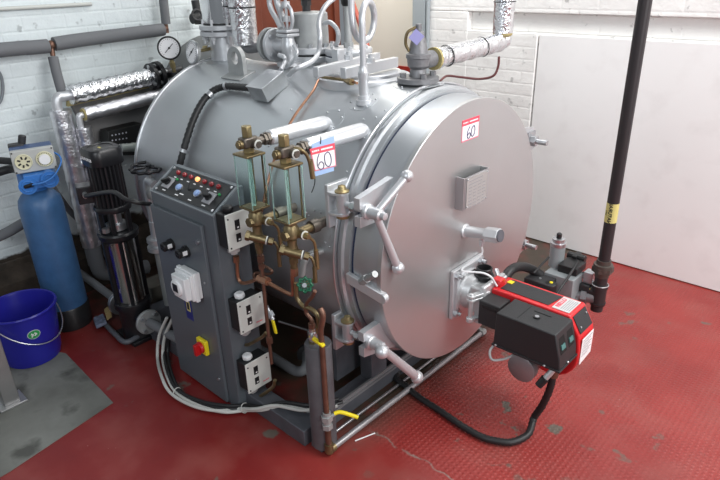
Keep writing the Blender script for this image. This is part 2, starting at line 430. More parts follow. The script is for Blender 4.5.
for x, a, r_ in ((-1.585, 67.3, .062), (-1.658, 54.7, .060), (-1.465, 54.7, .060), (-1.55, 15, .05), (-1.493, 90, .105), (-2.80, 90, .12), (-1.52, 13, .075)):
    collar(MB(), x, a, r_).build('cover_plate', SHELL, bo)
    if r_ < .11:
        for k in range(6):
            t = 2 * PI * k / 6 + .4
            MB().sph(shell_pt(x + .85 * r_ * math.cos(t), a + math.degrees(.85 * r_ * math.sin(t) / RS), RS + .003), .004, seg=8).build('rivet', STEEL, shell)
# lifting lug
lg = MB(); O2 = Vector((-2.45, 1.775, 0)); n_ = 20
outer = [O2 + Vector((.062, 0, 1.295)), O2 + Vector((.058, 0, 1.37))] + [O2 + Vector((.056 * math.cos(PI * k / n_), 0, 1.375 + .058 * math.sin(PI * k / n_))) for k in range(n_ + 1)] + [O2 + Vector((-.058, 0, 1.37)), O2 + Vector((-.062, 0, 1.295))]
# ring-shaped outline with a real hole: quads between the outline and the hole
bm = lg.bm; m_ = 48
def lug_out(t):
    c, s_ = math.cos(t), math.sin(t)
    if s_ >= 0: return (.058 * c, 1.378 + .058 * s_)
    k = min(.06 / max(abs(c), 1e-6), .088 / max(abs(s_), 1e-6)); return (c * k, 1.378 + s_ * k)
R4 = []
for y, which in ((-.012, 0), (-.012, 1), (.012, 1), (.012, 0)):
    row = []
    for i in range(m_):
        t = 2 * PI * i / m_
        x, z = lug_out(t) if which else (.025 * math.cos(t), 1.382 + .030 * math.sin(t))
        row.append(bm.verts.new((O2.x + x, O2.y + y, z)))
    R4.append(row)
for a, b in zip(R4, R4[1:] + R4[:1]):
    for i in range(m_): j = (i + 1) % m_; bm.faces.new((a[i], a[j], b[j], b[i]))
lug = lg.build('lifting_lug', SILVERD, bo, bevel=.001)
MB().obox(shell_pt(-2.45, 72.5, RS + .001), (.15, 0, 0), (0, .10, .0315), (0, -.0015, .005)).build('lug_pad', SILVERD, bo, bevel=.002)
# junction box strapped to the shell
ja = math.radians(66); nrm = Vector((0, -math.cos(ja), math.sin(ja))); tg = Vector((0, math.sin(ja), math.cos(ja)))
JB = shell_pt(-2.105, 63.5, RS + .033)
jb = MB().obox(JB, (.105, 0, 0), tg * .135, nrm * .066).build('junction_box', mat('galvanised_box', (.42, .44, .45), metal=.75, rough=.42, vary=.1, vscale=20), bo, bevel=.002)
MB().obox(JB + nrm * .0345, (.110, 0, 0), tg * .140, nrm * .005).build('box_lid', STEEL, jb, bevel=.001)
# oval manhole with two bridge bars
def oval(mb, cx, cy, z0, z1, rx, ry, rim=None, seg=48):
    rows = []
    for z, k in ((z0, 1.0), (z1 - .004, 1.0), (z1, .97), (z1, .02)):
        rows.append([(cx + rx * k * math.cos(2 * PI * i / seg), cy + ry * k * math.sin(2 * PI * i / seg), z) for i in range(seg)])
    return mb.rings(rows)
mh = oval(MB(), -1.80, 1.96, 1.24, 1.338, .215, .20).build('manhole_pad', SILVER, bo)
mr = oval(MB(), -1.80, 1.97, 1.30, 1.352, .165, .155).build('manhole_cover', SILVER, bo)
for k, (p, q) in enumerate((((-1.802, 1.681, 1.360), (-1.877, 2.148, 1.360)), ((-1.692, 1.725, 1.360), (-1.711, 2.076, 1.360)))):
    p, q = Vector(p), Vector(q); dd = (q - p); w_ = Vector((0, 0, 1)).cross(dd.normalized()) * .028
    MB().obox((p + q) / 2 + Vector((0, 0, .022)), dd, w_, (0, 0, .042)).build('bridge_bar', SILVER, bo, bevel=.003)
    c_ = p.lerp(q, .5)
    MB().cyl(c_, c_ + Vector((0, 0, .075)), .010).build('bridge_stud', SILVER, bo)
    MB().hexa(c_ + Vector((0, 0, .040)), c_ + Vector((0, 0, .060)), .019).build('bridge_nut', SILVER, bo)
MB().box(-2.02, -1.98, 1.99, 2.05, 1.35, 1.425).build('bridge_stop', SILVER, bo, bevel=.003)
# chimney side nozzle with polished sleeve at the rear
nz = MB().lathe((-2.81, 1.97, 1.30), (0, 0, 1), [(0, .082), (.155, .075)], seg=40).build('steam_nozzle', SILVER, bo)
for z in (1.452, 1.482):
    f_ = MB().lathe((-2.81, 1.97, z), (0, 0, 1), [(0, .118), (.003, .122), (.022, .122), (.025, .118)], seg=48).build('nozzle_flange', SILVER, nz)
for k in range(8):
    t = 2 * PI * (k + .5) / 8
    c_ = Vector((-2.81 + .103 * math.cos(t), 1.97 + .103 * math.sin(t), 1.435))
    MB().hexa(c_, c_ + Vector((0, 0, .018)), .013).cyl(c_ + Vector((0, 0, -.02)), c_ + Vector((0, 0, .10)), .007).build('flange_bolt', SILVER, nz)
MB().cyl((-2.81, 1.97, 1.516), (-2.81, 1.97, 2.2), .100, seg=48).build('polished_sleeve', CHROME, bo)
MB().cyl((-2.81, 1.97, 1.507), (-2.81, 1.97, 1.517), .103, seg=48).build('sleeve_band', BLACK, bo)

# front door fittings
ht = Vector((-1.224, 1.927, 0.764)); he = Vector((-1.059, 1.927, 0.788)); hd = (he - ht).normalized()
st = MB().lathe(ht, hd, [(0, .030), (.006, .031), (.010, .024), (.10, .021), (.105, .024)], seg=32).build('sight_tube', SILVER, bo)
L_ = (he - ht).length
MB().hexa(ht + hd * .10, ht + hd * (L_ - .006), .031).build('sight_nut', SILVER, st, bevel=.002)
MB().cyl(ht + hd * (L_ - .008), ht + hd * L_, .025).cyl(ht + hd * (L_ + .0), ht + hd * (L_ + .0005), .019).build('sight_glass', FRAME, st)
MB().cyl(ht + hd * .082, ht + hd * .082 - Vector((0, 0, .055)), .008).cyl(ht + hd * .082 - Vector((0, 0, .032)), ht + hd * .082 - Vector((0, 0, .045)), .011).build('purge_nipple', SILVER, st)
# bracket with the data plate
pb = MB(); pb.box(-1.224, -1.187, 1.845, 1.852, .886, 1.018).box(-1.224, -1.187, 2.018, 2.025, .886, 1.018).box(-1.189, -1.186, 1.852, 2.018, .886, 1.018).box(-1.224, -1.190, 1.852, 2.018, .886, .890)
pbr = pb.build('plate_bracket', STEEL, bo)
dpl = MB().box(-1.186, -1.1835, 1.862, 2.010, .890, 1.014).build('data_plate', PLATE, pbr)
tx = MB()
for r_i in range(9):
    z = 1.000 - r_i * .0135
    cols = 1 if r_i < 2 else 4
    for c_i in range(cols):
        w_ = .115 if cols == 1 else .024
        y0 = 1.878 + c_i * .032
        tx.box(-1.1836, -1.1830, y0, y0 + w_ * random.uniform(.75, 1), z - .0035, z)
tx.build('engraved_text', LABELGREY, dpl)
for y, z in ((1.868, 1.008), (2.004, 1.008), (1.868, .897), (2.004, .897)):
    MB().sph((-1.183, y, z), .0035, seg=10).build('plate_screw', STEEL, dpl)

# door clamps: bracket on the shell, swinging eye-bolt, slotted lug on the door, handled nut
def clamp(cy, cz, s, arms, detail=True):
    """s = -1 for the camera side of the door, +1 for the far side"""
    cl = MB(); yb = cy
    cl.box(-1.443, -1.425, min(yb - s * .105, yb + s * .030), max(yb - s * .105, yb + s * .030), cz - .095, cz + .065)
    br = cl.build('clamp_bracket', SILVER if s < 0 else STEEL, bo, bevel=.003)
    for dz in (.038, -.038):
        e = MB(); pts = [(-1.43, yb - .032, cz + dz - .004), (-1.40, yb - .034, cz + dz - .004), (-1.368, yb - .022, cz + dz - .004), (-1.358, yb, cz + dz - .004), (-1.368, yb + .022, cz + dz - .004), (-1.40, yb + .034, cz + dz - .004), (-1.43, yb + .032, cz + dz - .004)]
        e.prism(pts, (0, 0, .009)); e.build('bracket_ear', SILVER, br, bevel=.001)
    MB().cyl((-1.385, yb, cz - .033), (-1.385, yb, cz + .033), .022).build('eye_barrel', SILVER, br)
    MB().lathe((-1.385, yb, cz + .043), (0, 0, 1), [(0, .026), (.005, .026), (.010, .016), (.022, .013), (.026, .004)], seg=20).build('brass_cap', BRASS, br)
    MB().cyl((-1.385, yb, cz - .043), (-1.385, yb, cz - .052), .024).build('brass_cap', BRASS, br)
    MB().cyl((-1.385, yb, cz), (-1.19, yb, cz), .0115).build('eye_bolt', SILVER, bo)
    MB().hexa((-1.340, yb, cz), (-1.320, yb, cz), .019).build('lock_nut', STEEL, bo)
    # slotted lug on the door
    inn = yb - s * .15
    lug_ = MB()
    q = lambda y, z: (-1.296, y, z)
    tip = yb + s * .035
    up = [q(tip, cz + .014), q(tip, cz + .052), q(inn, cz + (.085 if cz > BZ else .060)), q(inn, cz + .014)]
    dn = [q(tip, cz - .014), q(inn, cz - .014), q(inn, cz - (.060 if cz > BZ else .10)), q(tip, cz - .052)]
    mid = [q(yb - s * .016, cz + .014), q(inn, cz + .014), q(inn, cz - .014), q(yb - s * .016, cz - .014)]
    for poly in (up, dn, mid): lug_.prism(poly, (.026, 0, 0))
    lug_.build('door_lug', SILVER, bo)
    if arms:
        hub = MB().lathe((-1.270, yb, cz), AX, [(0, .027), (.012, .027), (.016, .022), (.062, .020), (.066, .013), (.082, .013), (.084, .006)], seg=24).build('clamp_handle', SILVER, bo)
        for (a, b, r0, r1, rb) in arms:
            MB().cyl(a, b, r0, r1).build('handle_arm', SILVER, hub)
            MB().sph(b, rb).build('handle_ball', SILVER, hub)
    else:
        MB().box(-1.270, -1.262, yb - .032, yb + .032, cz - .042, cz + .042).build('clamp_washer', STEEL, bo)
        MB().hexa((-1.263, yb, cz), (-1.236, yb, cz), .026).build('clamp_nut', STEEL, bo, bevel=.001)
        MB().cyl((-1.236, yb, cz), (-1.185, yb, cz), .0125).build('bolt_end', STEEL, bo)
HX = -1.232
clamp(1.385, 1.010, -1, [((HX, 1.385, 1.010), (-1.210, 1.526, 1.109), .013, .014, .022), ((HX, 1.385, 1.010), (-1.200, 1.465, 0.785), .013, .0145, .023)])
clamp(1.385, .484, -1, [((HX, 1.385, .484), (-1.190, 1.572, 0.252), .016, .019, .026), ((HX, 1.385, .484), (-1.150, 1.315, 0.530), .013, .016, .025)])
clamp(2.515, 1.010, 1, None); clamp(2.515, .484, 1, None)
# hinge-side support bar between the two near clamps
hb = MB(); p0 = Vector((-1.400, 1.407, 0.700)); p1 = Vector((-1.220, 1.404, 0.674))
p0 = Vector((-1.370, 1.382, 0.725)); p1 = Vector((-1.216, 1.400, 0.685))
dd = p1 - p0
hb.obox((p0 + p1) / 2, dd, dd.cross(Vector((0, 0, 1))).normalized() * .022, (0, 0, .042)); hb.cyl(p1 - Vector((0, .011, 0)), p1 + Vector((0, .011, 0)), .021)

hb.build('support_bar', SILVER, bo, bevel=.003)
MB().cyl((-1.307, 1.385, 0.725), (-1.225, 1.370, 0.791), .012).hexa((-1.297, 1.385, 0.732), (-1.273, 1.380, 0.753), .017).build('support_bolt', SILVERD, bo)

# base frame and saddles
fr = MB()
for y0, y1 in ((1.181, 1.262), (2.64, 2.72)): fr.box(-2.85, -1.455, y0, y1, .001, .078)
for x0, x1 in ((-1.535, -1.455), (-2.85, -2.77)): fr.box(x0, x1, 1.262, 2.64, .001, .078)
bf = fr.build('base_frame', FRAME, bo, bevel=.003)
MB().box(-1.455, -1.447, 1.30, 2.6, .070, .080).box(-1.465, -1.455, 1.27, 2.6, .078, .096).build('frame_lip', mat('worn_frame_edge', (.3, .3, .31), metal=.5, rough=.45), bf)
for x in (-1.60, -2.60):
    pts = [(x, 1.50, .078), (x, 1.50, .43)] + [(x, BY - .575 * math.cos(math.radians(a)), BZ - .575 * math.sin(math.radians(a))) for a in range(40, 141, 10)] + [(x, 2.40, .43), (x, 2.40, .078)]
    MB().prism(pts, (.02, 0, 0)).build('saddle', FRAME, bf)
MB().box(-1.53, -1.46, 1.60, 1.70, .078, .24).build('saddle_post', FRAME, bf, bevel=.003)

# ================================================================== TOP FITTINGS
def flange(mb, c, ax, r, th): return mb.lathe(c, ax, [(0, r * .97), (th * .15, r), (th * .85, r), (th, r * .97)], seg=40)
# stop valve with its flanges beside the lug
tv = thing('stop_valve', 'silver painted globe stop valve with round side flanges, behind the lifting lug', 'valve', (-2.29, 1.97, 1.335))
vb = MB(); V0 = (-2.29, 1.97, 1.335)
vb.lathe(V0, (0, 0, 1), [(0, .062), (.018, .062), (.02, .034), (.05, .030), (.065, .036), (.095, .038), (.12, .030), (.135, .028)], seg=32)
vb.cyl((-2.29, 1.97, 1.425), (-2.375, 1.97, 1.425), .034)
vb.build('valve_body', SILVER, tv)
vf = flange(MB(), (-2.392, 1.97, 1.425), AX, .080, .022).build('side_flange', SILVER, tv)
for k in range(4):
    t = 2 * PI * (k + .5) / 4; c_ = Vector((-2.418, 1.97 + .06 * math.cos(t), 1.425 + .06 * math.sin(t)))
    MB().hexa(c_ - Vector((.014, 0, 0)), c_ + Vector((.004, 0, 0)), .013).build('flange_bolt', STEEL, vf)
    MB().hexa(c_ + Vector((.05, 0, 0)), c_ + Vector((.062, 0, 0)), .013).build('flange_nut', STEEL, vf)
MB().box(-2.33, -2.25, 1.93, 2.01, 1.468, 1.484).box(-2.33, -2.25, 1.93, 2.01, 1.488, 1.502).build('bonnet', SILVER, tv, bevel=.004)
yk = MB()
for s in (-1, 1): yk.tube([(-2.29 + s * .022, 1.97, 1.50), (-2.29 + s * .040, 1.97, 1.54), (-2.29 + s * .036, 1.97, 1.585), (-2.29 + s * .012, 1.97, 1.612)], .009)
yk.cyl((-2.29, 1.97, 1.60), (-2.29, 1.97, 1.625), .020).cyl((-2.29, 1.97, 1.50), (-2.29, 1.97, 1.67), .007).cyl((-2.29, 1.97, 1.535), (-2.29, 1.97, 1.56), .017)
yk.build('yoke', SILVER, tv)
MB().torus((-2.29, 1.97, 1.665), (0, 0, 1), .075, .009, gear=.003, teeth=10).obox((-2.29, 1.97, 1.665), (.15, 0, 0), (0, .012, 0), (0, 0, .008)).obox((-2.29, 1.97, 1.665), (.012, 0, 0), (0, .15, 0), (0, 0, .008)).build('handwheel', GUNMETAL, tv)
# silver bent conduit tubes rising beside the valve
wt = solo('bent_conduit', MB().tube([(-2.371, 1.950, 1.675), (-2.382, 1.950, 1.622), (-2.369, 1.950, 1.582), (-2.337, 1.950, 1.543), (-2.313, 1.950, 1.508)], .013).tube([(-2.368, 1.990, 1.673), (-2.374, 1.990, 1.624), (-2.358, 1.990, 1.580), (-2.340, 1.990, 1.544)], .016), SILVER,
          'pair of silver bent tubes dropping to the left side of the globe valve bonnet', 'tube')
wt2 = solo('curved_strap_tube', MB().tube([(-2.217, 1.849, 1.335), (-2.243, 1.900, 1.363), (-2.248, 1.900, 1.385), (-2.283, 1.900, 1.392)], .011).tube([(-2.243, 1.903, 1.335), (-2.190, 1.910, 1.375), (-2.176, 1.920, 1.410), (-2.228, 1.950, 1.431)], .009), SILVER, 'two short silver curved tubes at the foot of the globe valve', 'tube')
# lagged riser and elbow into the flange
lr = thing('lagged_steam_pipe', 'upright foil-wrapped steam pipe behind the lifting lug, ending in a dark elbow', 'pipe', (-2.60, 1.95, 1.40))
MB().lathe((-2.60, 1.95, 1.415), (0, 0, 1), [(0, .058), (.004, .064), (.16, .066), (.165, .067), (.5, .066), (.8, .068)], seg=40).build('foil_wrap', FOIL, lr)
MB().torus((-2.60, 1.95, 1.595), (0, 0, 1), .0655, .004).build('black_tie', BLACK, lr)
MB().tube([(-2.60, 1.95, 1.43), (-2.60, 1.95, 1.41), (-2.575, 1.952, 1.397), (-2.50, 1.965, 1.410), (-2.452, 1.97, 1.425)], .024).build('elbow', GUNMETAL, lr)
flange(MB(), (-2.437, 1.97, 1.425), AX, .080, .022).build('pipe_flange', SILVERD, lr)
MB().cyl((-2.47, 1.97, 1.425), (-2.437, 1.97, 1.425), .040).build('flange_neck', SILVER, lr)

# drum shaped float chamber
dm = thing('float_chamber', 'grey drum shaped float chamber bolted on a double flange on the boiler top', 'chamber', (-2.27, 2.10, 1.335))
DX, DY = -2.27, 2.10
MB().cyl((DX, DY, 1.30), (DX, DY, 1.35), .07).build('neck', SILVER, dm)
for z in (1.345, 1.385): flange(MB(), (DX, DY, z), (0, 0, 1), .118, .030).build('flange', SILVER, dm)
MB().cyl((DX, DY, 1.374), (DX, DY, 1.387), .112, seg=40).build('joint', BLACK, dm)
MB().lathe((DX, DY, 1.414), (0, 0, 1), [(0, .088), (.150, .086), (.156, .080), (.160, .04)], seg=40).build('drum', SILVERD, dm)
for k in range(8):
    t = 2 * PI * k / 8; MB().hexa((DX + .103 * math.cos(t), DY + .103 * math.sin(t), 1.413), (DX + .103 * math.cos(t), DY + .103 * math.sin(t), 1.432), .012).build('flange_nut', STEEL, dm)
MB().tube([(DX + .085, DY + .01, 1.52), (DX + .12, DY + .02, 1.525), (DX + .155, DY + .03, 1.49), (DX + .155, DY + .03, 1.44), (DX + .125, DY + .03, 1.41)], .011).build('side_tube', SILVER, dm)
MB().cyl((DX - .02, DY, 1.57), (DX - .02, DY, 1.60), .020).hexa((DX - .02, DY, 1.60), (DX - .02, DY, 1.625), .026).cyl((DX - .02, DY, 1.625), (DX - .02, DY, 1.9), .034).build('head_fitting', BLACKM, dm)
# probe
pr = thing('level_probe', 'slim grey level probe with a black head on a flanged boss behind the manhole bars', 'probe', (-2.045, 2.13, 1.335))
PX, PY = -2.045, 2.13
MB().cyl((PX, PY, 1.28), (PX, PY, 1.36), .07).build('neck', SILVER, pr)
for z in (1.350, 1.386): flange(MB(), (PX, PY, z), (0, 0, 1), .112, .030).build('flange', SILVER, pr)
MB().cyl((PX, PY, 1.378), (PX, PY, 1.388), .108, seg=40).build('joint', GASKET, pr)
MB().hexa((PX, PY, 1.416), (PX, PY, 1.440), .024).lathe((PX, PY, 1.44), (0, 0, 1), [(0, .019), (.10, .017), (.17, .017)], seg=24).build('probe_tube', SILVERD, pr)
MB().lathe((PX, PY, 1.60), (0, 0, 1), [(0, .022), (.01, .028), (.04, .030), (.05, .026), (.2, .028)], seg=24).build('probe_head', BLACK, pr)
for k in range(6):
    t = 2 * PI * k / 6 + .3; MB().hexa((PX + .09 * math.cos(t), PY + .09 * math.sin(t), 1.415), (PX + .09 * math.cos(t), PY + .09 * math.sin(t), 1.430), .010).build('flange_nut', SILVER, pr)
solo('red_pipe', MB().cyl((-3.025, 3.200, 1.558), (-2.576, 2.900, 1.211), .016), REDPIPE, 'thin red pipe leaning behind the looped siphon tube, in front of the cream wall', 'pipe')

# siphon tube with a pigtail loop
sx, sy = -1.580, 1.722
sp = thing('siphon_tube', 'silver upright siphon tube bent into a ring shaped pigtail loop', 'tube', (sx, sy, 1.285))
MB().lathe((sx, sy, 1.275), (0, 0, 1), [(0, .032), (.018, .032), (.02, .024), (.035, .024)], seg=24).build('socket', SILVER, sp)
MB().lathe((sx, sy, 1.30), (0, 0, 1), [(0, .019), (.075, .019), (.08, .021), (.095, .021), (.10, .017), (.12, .016)], seg=24).build('coupling', SILVER, sp)
LR = .064; lu = Vector((-.217, .976, 0)); ln = Vector((.976, .217, 0)); lc = Vector((sx, sy, 1.572)) + lu * LR
loop = [(sx, sy, 1.40), (sx, sy, 1.46), (sx, sy, 1.52)]
for k in range(0, 17):
    t = math.radians(180 - k * 22.5)
    loop.append(tuple(lc + lu * LR * math.cos(t) + Vector((0, 0, LR * 1.1 * math.sin(t))) - ln * (.040 * k / 16)))
e_ = Vector(loop[-1]); loop += [tuple(e_ + Vector((0, 0, .06)) - ln * .004), tuple(e_ + Vector((0, 0, .16))), tuple(e_ + Vector((0, 0, .30)))]
MB().tube(loop, .0125, seg=14, n=5).build('looped_tube', SILVER, sp)
# copper capillary over the shell
solo('copper_capillary', MB().tube([(-1.650, 1.760, 1.343), (-1.734, 1.790, 1.341), (-1.883, 1.792, 1.337), (-1.859, 1.713, 1.297), (-1.834, 1.566, 1.207), (-1.820, 1.458, 1.090), (-1.818, 1.390, 0.962), (-1.824, 1.363, 0.874)], .0055, seg=8), COPPER,
     'thin bare copper tube running down over the shell from the siphon base behind the gauges', 'tube')
solo('capillary_sleeve', MB().cyl((-1.871, 1.787, 1.339), (-1.740, 1.790, 1.340), .0085).hexa((-1.740, 1.790, 1.340), (-1.687, 1.770, 1.342), .014), BRASSD, 'dark sleeve and brass nut joining the copper tube to the siphon base', 'fitting')
# thin silver conduit from the junction box, bending upwards
solo('thin_conduit', MB().tube([(-2.099, 1.795, 1.330), (-1.999, 1.751, 1.370), (-1.989, 1.832, 1.390), (-2.006, 1.893, 1.420), (-1.996, 1.900, 1.483), (-2.018, 1.920, 1.547), (-2.013, 1.950, 1.602), (-2.005, 2.000, 1.636), (-1.979, 2.050, 1.663)], .011), SILVER,
     'silver conduit tube curving up from the junction box in front of the drum chamber', 'conduit')

# safety valve and its lagged outlet
sv = thing('safety_valve', 'dark grey cast safety valve with a lilac tag on the boiler top', 'valve', (-1.493, 1.95, 1.335))
MB().lathe((-1.493, 1.95, 1.335), (0, 0, 1), [(0, .080), (.002, .084), (.020, .084), (.022, .078)], seg=40).build('base_flange', GUNMETAL, sv)
for k in range(4):
    t = 2 * PI * (k + .5) / 4 + .2; MB().hexa((-1.493 + .063 * math.cos(t), 1.95 + .063 * math.sin(t), 1.355), (-1.493 + .063 * math.cos(t), 1.95 + .063 * math.sin(t), 1.374), .013).build('flange_nut', GUNMETAL, sv)
sb = MB().lathe((-1.493, 1.95, 1.356), (0, 0, 1), [(0, .036), (.03, .030), (.042, .042), (.07, .045), (.074, .049), (.088, .049), (.092, .038), (.125, .032), (.15, .026), (.17, .022), (.175, .012)], seg=32)
sb.cyl((-1.493, 1.96, 1.415), (-1.493, 2.04, 1.415), .034); sb.build('valve_body', GUNMETAL, sv)
MB().tube([(-1.515, 1.92, 1.455), (-1.525, 1.91, 1.485), (-1.520, 1.915, 1.525), (-1.50, 1.94, 1.543)], .006).build('easing_lever', BRASSD, sv)
MB().cyl((-1.493, 1.95, 1.53), (-1.493, 1.95, 1.555), .012).build('cap', GUNMETAL, sv)
tg_ = MB(); c_ = Vector((-1.457, 1.890, 1.514)); rr_ = Vector((.78, .62, 0)).normalized()
tg_.obox(c_, (rr_ * .75 + Vector((0, 0, -.66))) * .043, (rr_ * .66 + Vector((0, 0, .75))) * .043, rr_.cross(Vector((0, 0, 1))) * .001)
solo('lilac_tag', tg_, LILAC, 'small square lilac card tied on top of the safety valve', 'tag')
lo = thing('lagged_outlet_pipe', 'foil-wrapped outlet pipe from the safety valve, turning up the white wall', 'pipe', (-1.50, 2.05, 1.37))
MB().cyl((-1.493, 2.048, 1.413), (-1.493, 2.062, 1.413), .045).build('wool_collar', WOOL, lo)
hz = MB(); pA = Vector((-1.493, 2.06, 1.412)); pB = Vector((-1.50, 2.585, 1.425)); rows = []
for k in range(25):
    t = k / 24; rad = .041 + .0025 * math.sin(k * 1.7) + (.0 if 0 < k < 24 else -.004)
    rows.append([pA.lerp(pB, t) + Vector((math.cos(2 * PI * i / 24), 0, math.sin(2 * PI * i / 24))) * rad for i in range(24)])
hz.rings(rows).build('foil_wrap', FOIL, lo)
for t in (.16, .68):
    MB().torus(pA.lerp(pB, t), (0.1, 1, .15), .0435, .0018).build('black_tie', BLACK, lo)
MB().lathe((-1.50, 2.60, 1.455), (0, 0, 1), [(0, .030), (.01, .046), (.17, .048), (.5, .050), (1.0, .050)], seg=32).build('foil_wrap', FOIL, lo)
MB().sph((-1.50, 2.60, 1.432), .043, sc=(1, 1, .9)).build('foil_elbow', FOIL, lo)
MB().torus((-1.50, 2.60, 1.60), (0, 0, 1), .049, .002).build('black_tie', BLACK, lo)
MB().torus((-1.50, 2.60, 1.460), (0, 0, 1), .036, .009).build('wool_collar', WOOL, lo)
solo('thin_drain_tube', MB().tube([(-1.500, 2.581, 1.358), (-1.513, 2.600, 1.309), (-1.537, 2.600, 1.265), (-1.614, 2.600, 1.244), (-1.712, 2.580, 1.247), (-1.770, 2.550, 1.251), (-1.776, 2.500, 1.233)], .006, seg=8), mat('maroon_tube', (.17, .06, .06), rough=.45),
     'thin maroon drain tube curving down below the foil-wrapped outlet pipe', 'tube')

# black corrugated conduit along the shell
cd_ = thing('corrugated_conduit', 'black corrugated flexible conduit lying over the shell from the junction box to the cabinet', 'conduit', (-2.47, 1.45, .90))
MB().tube([(-2.203, 1.652, 1.284), (-2.300, 1.657, 1.278), (-2.388, 1.648, 1.272), (-2.439, 1.614, 1.252), (-2.452, 1.561, 1.212), (-2.441, 1.494, 1.147), (-2.428, 1.435, 1.067), (-2.428, 1.387, 0.974), (-2.44, 1.36, .90), (-2.40, 1.28, .86)], .017, ribs=.007, seg=16).build('conduit_hose', RUBBER, cd_)
for p, q in (((-2.441, 1.603, 1.244), (-2.444, 1.586, 1.232)), ((-2.424, 1.409, 1.021), (-2.426, 1.402, 1.008)), ((-2.378, 1.652, 1.275), (-2.388, 1.648, 1.272))):
    MB().cyl(p, q, .0195).build('clip', STEEL, cd_)

# ================================================================== WATER GAUGES
def gauge(X, drain_dx=0, first=True):
    g = thing('water_gauge', '', 'gauge', (X, 1.21, .88), 'water level gauges on the side of the shell')
    Y = 1.21
    MB().lathe((X, 1.606, 1.218), (0, -1, 0), [(0, .012), (.010, .020), (.028, .0275), (.05, .029), (.30, .028), (.305, .022)], seg=28).build('steam_arm', mat("bright_silver_arm", (.72, .73, .75), metal=.6, rough=.3), g)
    MB().hexa((X, 1.305, 1.218), (X, 1.288, 1.218), .024).hexa((X, 1.286, 1.218), (X, 1.274, 1.218), .022).cyl((X, 1.295, 1.218), (X, 1.24, 1.218), .014).build('arm_union', BRONZE, g, bevel=.001)
    MB().obox((X, Y, 1.224), (.042, 0, 0), (0, .056, 0), (0, 0, .036)).cyl((X, Y, 1.218), (X, 1.25, 1.218), .022).build('top_cock', BRONZE, g, bevel=.006)
    MB().hexa((X, Y, 1.242), (X, Y, 1.280), .019).build('top_plug', BRASS, g, bevel=.002)
    MB().cyl((X, Y - .026, 1.220), (X, Y - .040, 1.220), .016).hexa((X - .0, Y - .038, 1.220), (X, Y - .045, 1.220), .013).build('side_plug', BRASSD, g, bevel=.001)
    MB().cyl((X + .02, Y + .015, 1.218), (X + .036, Y + .015, 1.218), .016).hexa((X + .039, Y + .015, 1.218), (X + .046, Y + .015, 1.218), .012).build('end_plug', BRONZE, g)
    MB().cyl((X + .036, Y + .015, 1.218), (X + .039, Y + .015, 1.218), .0160).build('packing_ring', CREAMPL, g)
    MB().cyl((X, Y, 1.206), (X, Y, 1.184), .014).hexa((X, Y, 1.188), (X, Y, 1.203), .020).build('gland_nut', BRASS, g)
    gg = MB().box(X - .041, X + .041, Y - .041, Y + .041, 1.178, 1.186).build('guard_plate', BRASSD, g, bevel=.002)
    MB().box(X - .040, X + .040, Y - .040, Y + .040, .982, .990).build('guard_plate', BRASSD, g, bevel=.002)
    for (x0, x1, y0, y1) in ((X - .038, X + .038, Y - .038, Y - .034), (X - .038, X - .034, Y - .033, Y + .038), (X + .034, X + .038, Y - .033, Y + .038)):
        MB().box(x0, x1, y0, y1, .990, 1.178).build('guard_glass', GLASS, g)
    for xx, yy in ((X - .037, Y - .037), (X + .037, Y - .037), (X + .037, Y + .036)):
        MB().box(xx - .0016, xx + .0016, yy - .0016, yy + .0016, .990, 1.178).build('glass_edge', GLASSEDGE, g)
    MB().cyl((X, Y, .990), (X, Y, 1.178), .0065).build('gauge_tube', GLASSEDGE, g)
    MB().cyl((X - .028, Y + .03, .990), (X - .028, Y + .03, 1.178), .0035).cyl((X + .028, Y + .032, .990), (X + .028, Y + .032, 1.178), .0035).build('guard_rod', BRASSD, g)
    MB().hexa((X, Y, .964), (X, Y, .982), .021).lathe((X, Y, .966), (0, 0, -1), [(0, .020), (.012, .027), (.045, .027), (.055, .018), (.075, .017), (.10, .022), (.115, .022), (.12, .015)], seg=24).hexa((X, Y - .022, .932), (X, Y - .036, .932), .018).cyl((X, Y, .925), (X, Y + .09, .925), .016).build('bottom_cock', BRASSD, g)
    MB().cyl((X + .016, Y + .020, .932), (X + .045, Y + .020, .932), .016).build('white_ended_plug', BRASSD, g)
    MB().cyl((X + .045, Y + .020, .932), (X + .048, Y + .020, .932), .0162).build('packing_ring', CREAMPL, g)
    lv = MB().cyl((X + .044, Y + .020, .932), (X + .058, Y + .020, .932), .012).hexa((X + .058, Y + .02, .932), (X + .066, Y + .02, .932), .010).build('cock_spindle', BRASS, g)
    MB().tube([(X + .060, Y + .022, .930), (X + .062, Y + .045, .905), (X + .062, Y + .052, .87), (X + .062, Y + .054, .80)], .0055).cyl((X + .062, Y + .053, .87), (X + .062, Y + .054, .795), .0085).build('cock_lever', BRASS, g)
    dc = MB().cyl((X - .016, Y - .026, .874), (X + .034, Y + .010, .858), .0165).hexa((X - .026, Y - .034, .877), (X - .014, Y - .025, .873), .019).hexa((X + .041, Y + .015, .856), (X + .054, Y + .026, .851), .014).cyl((X, Y, .885), (X, Y, .80), .013).hexa((X, Y, .842), (X, Y, .820), .017).build('drain_cock', BRASSD, g)
    MB().cyl((X + .034, Y + .010, .858), (X + .037, Y + .0125, .857), .0168).build('packing_ring', CREAMPL, g)
    MB().lathe((X, 1.30, .925), (0, 1, 0), [(0, .024), (.03, .026), (.032, .020), (.10, .018)], seg=20).build('water_arm', BRONZE, g)
    return g
ARM = None
g1 = gauge(-1.658); ARM = None
MB().tube([(-1.604, 1.236, .851), (-1.598, 1.242, .845), (-1.592, 1.246, .82), (-1.592, 1.247, .755)], .0055).cyl((-1.592, 1.247, .81), (-1.592, 1.247, .75), .008).build('drain_lever', BRASSD, g1)
g1['label'] = 'brass water gauge with square glass guard, the left one nearer the control panel'
g2 = copy_tree(g1); g2.location.x = -1.465
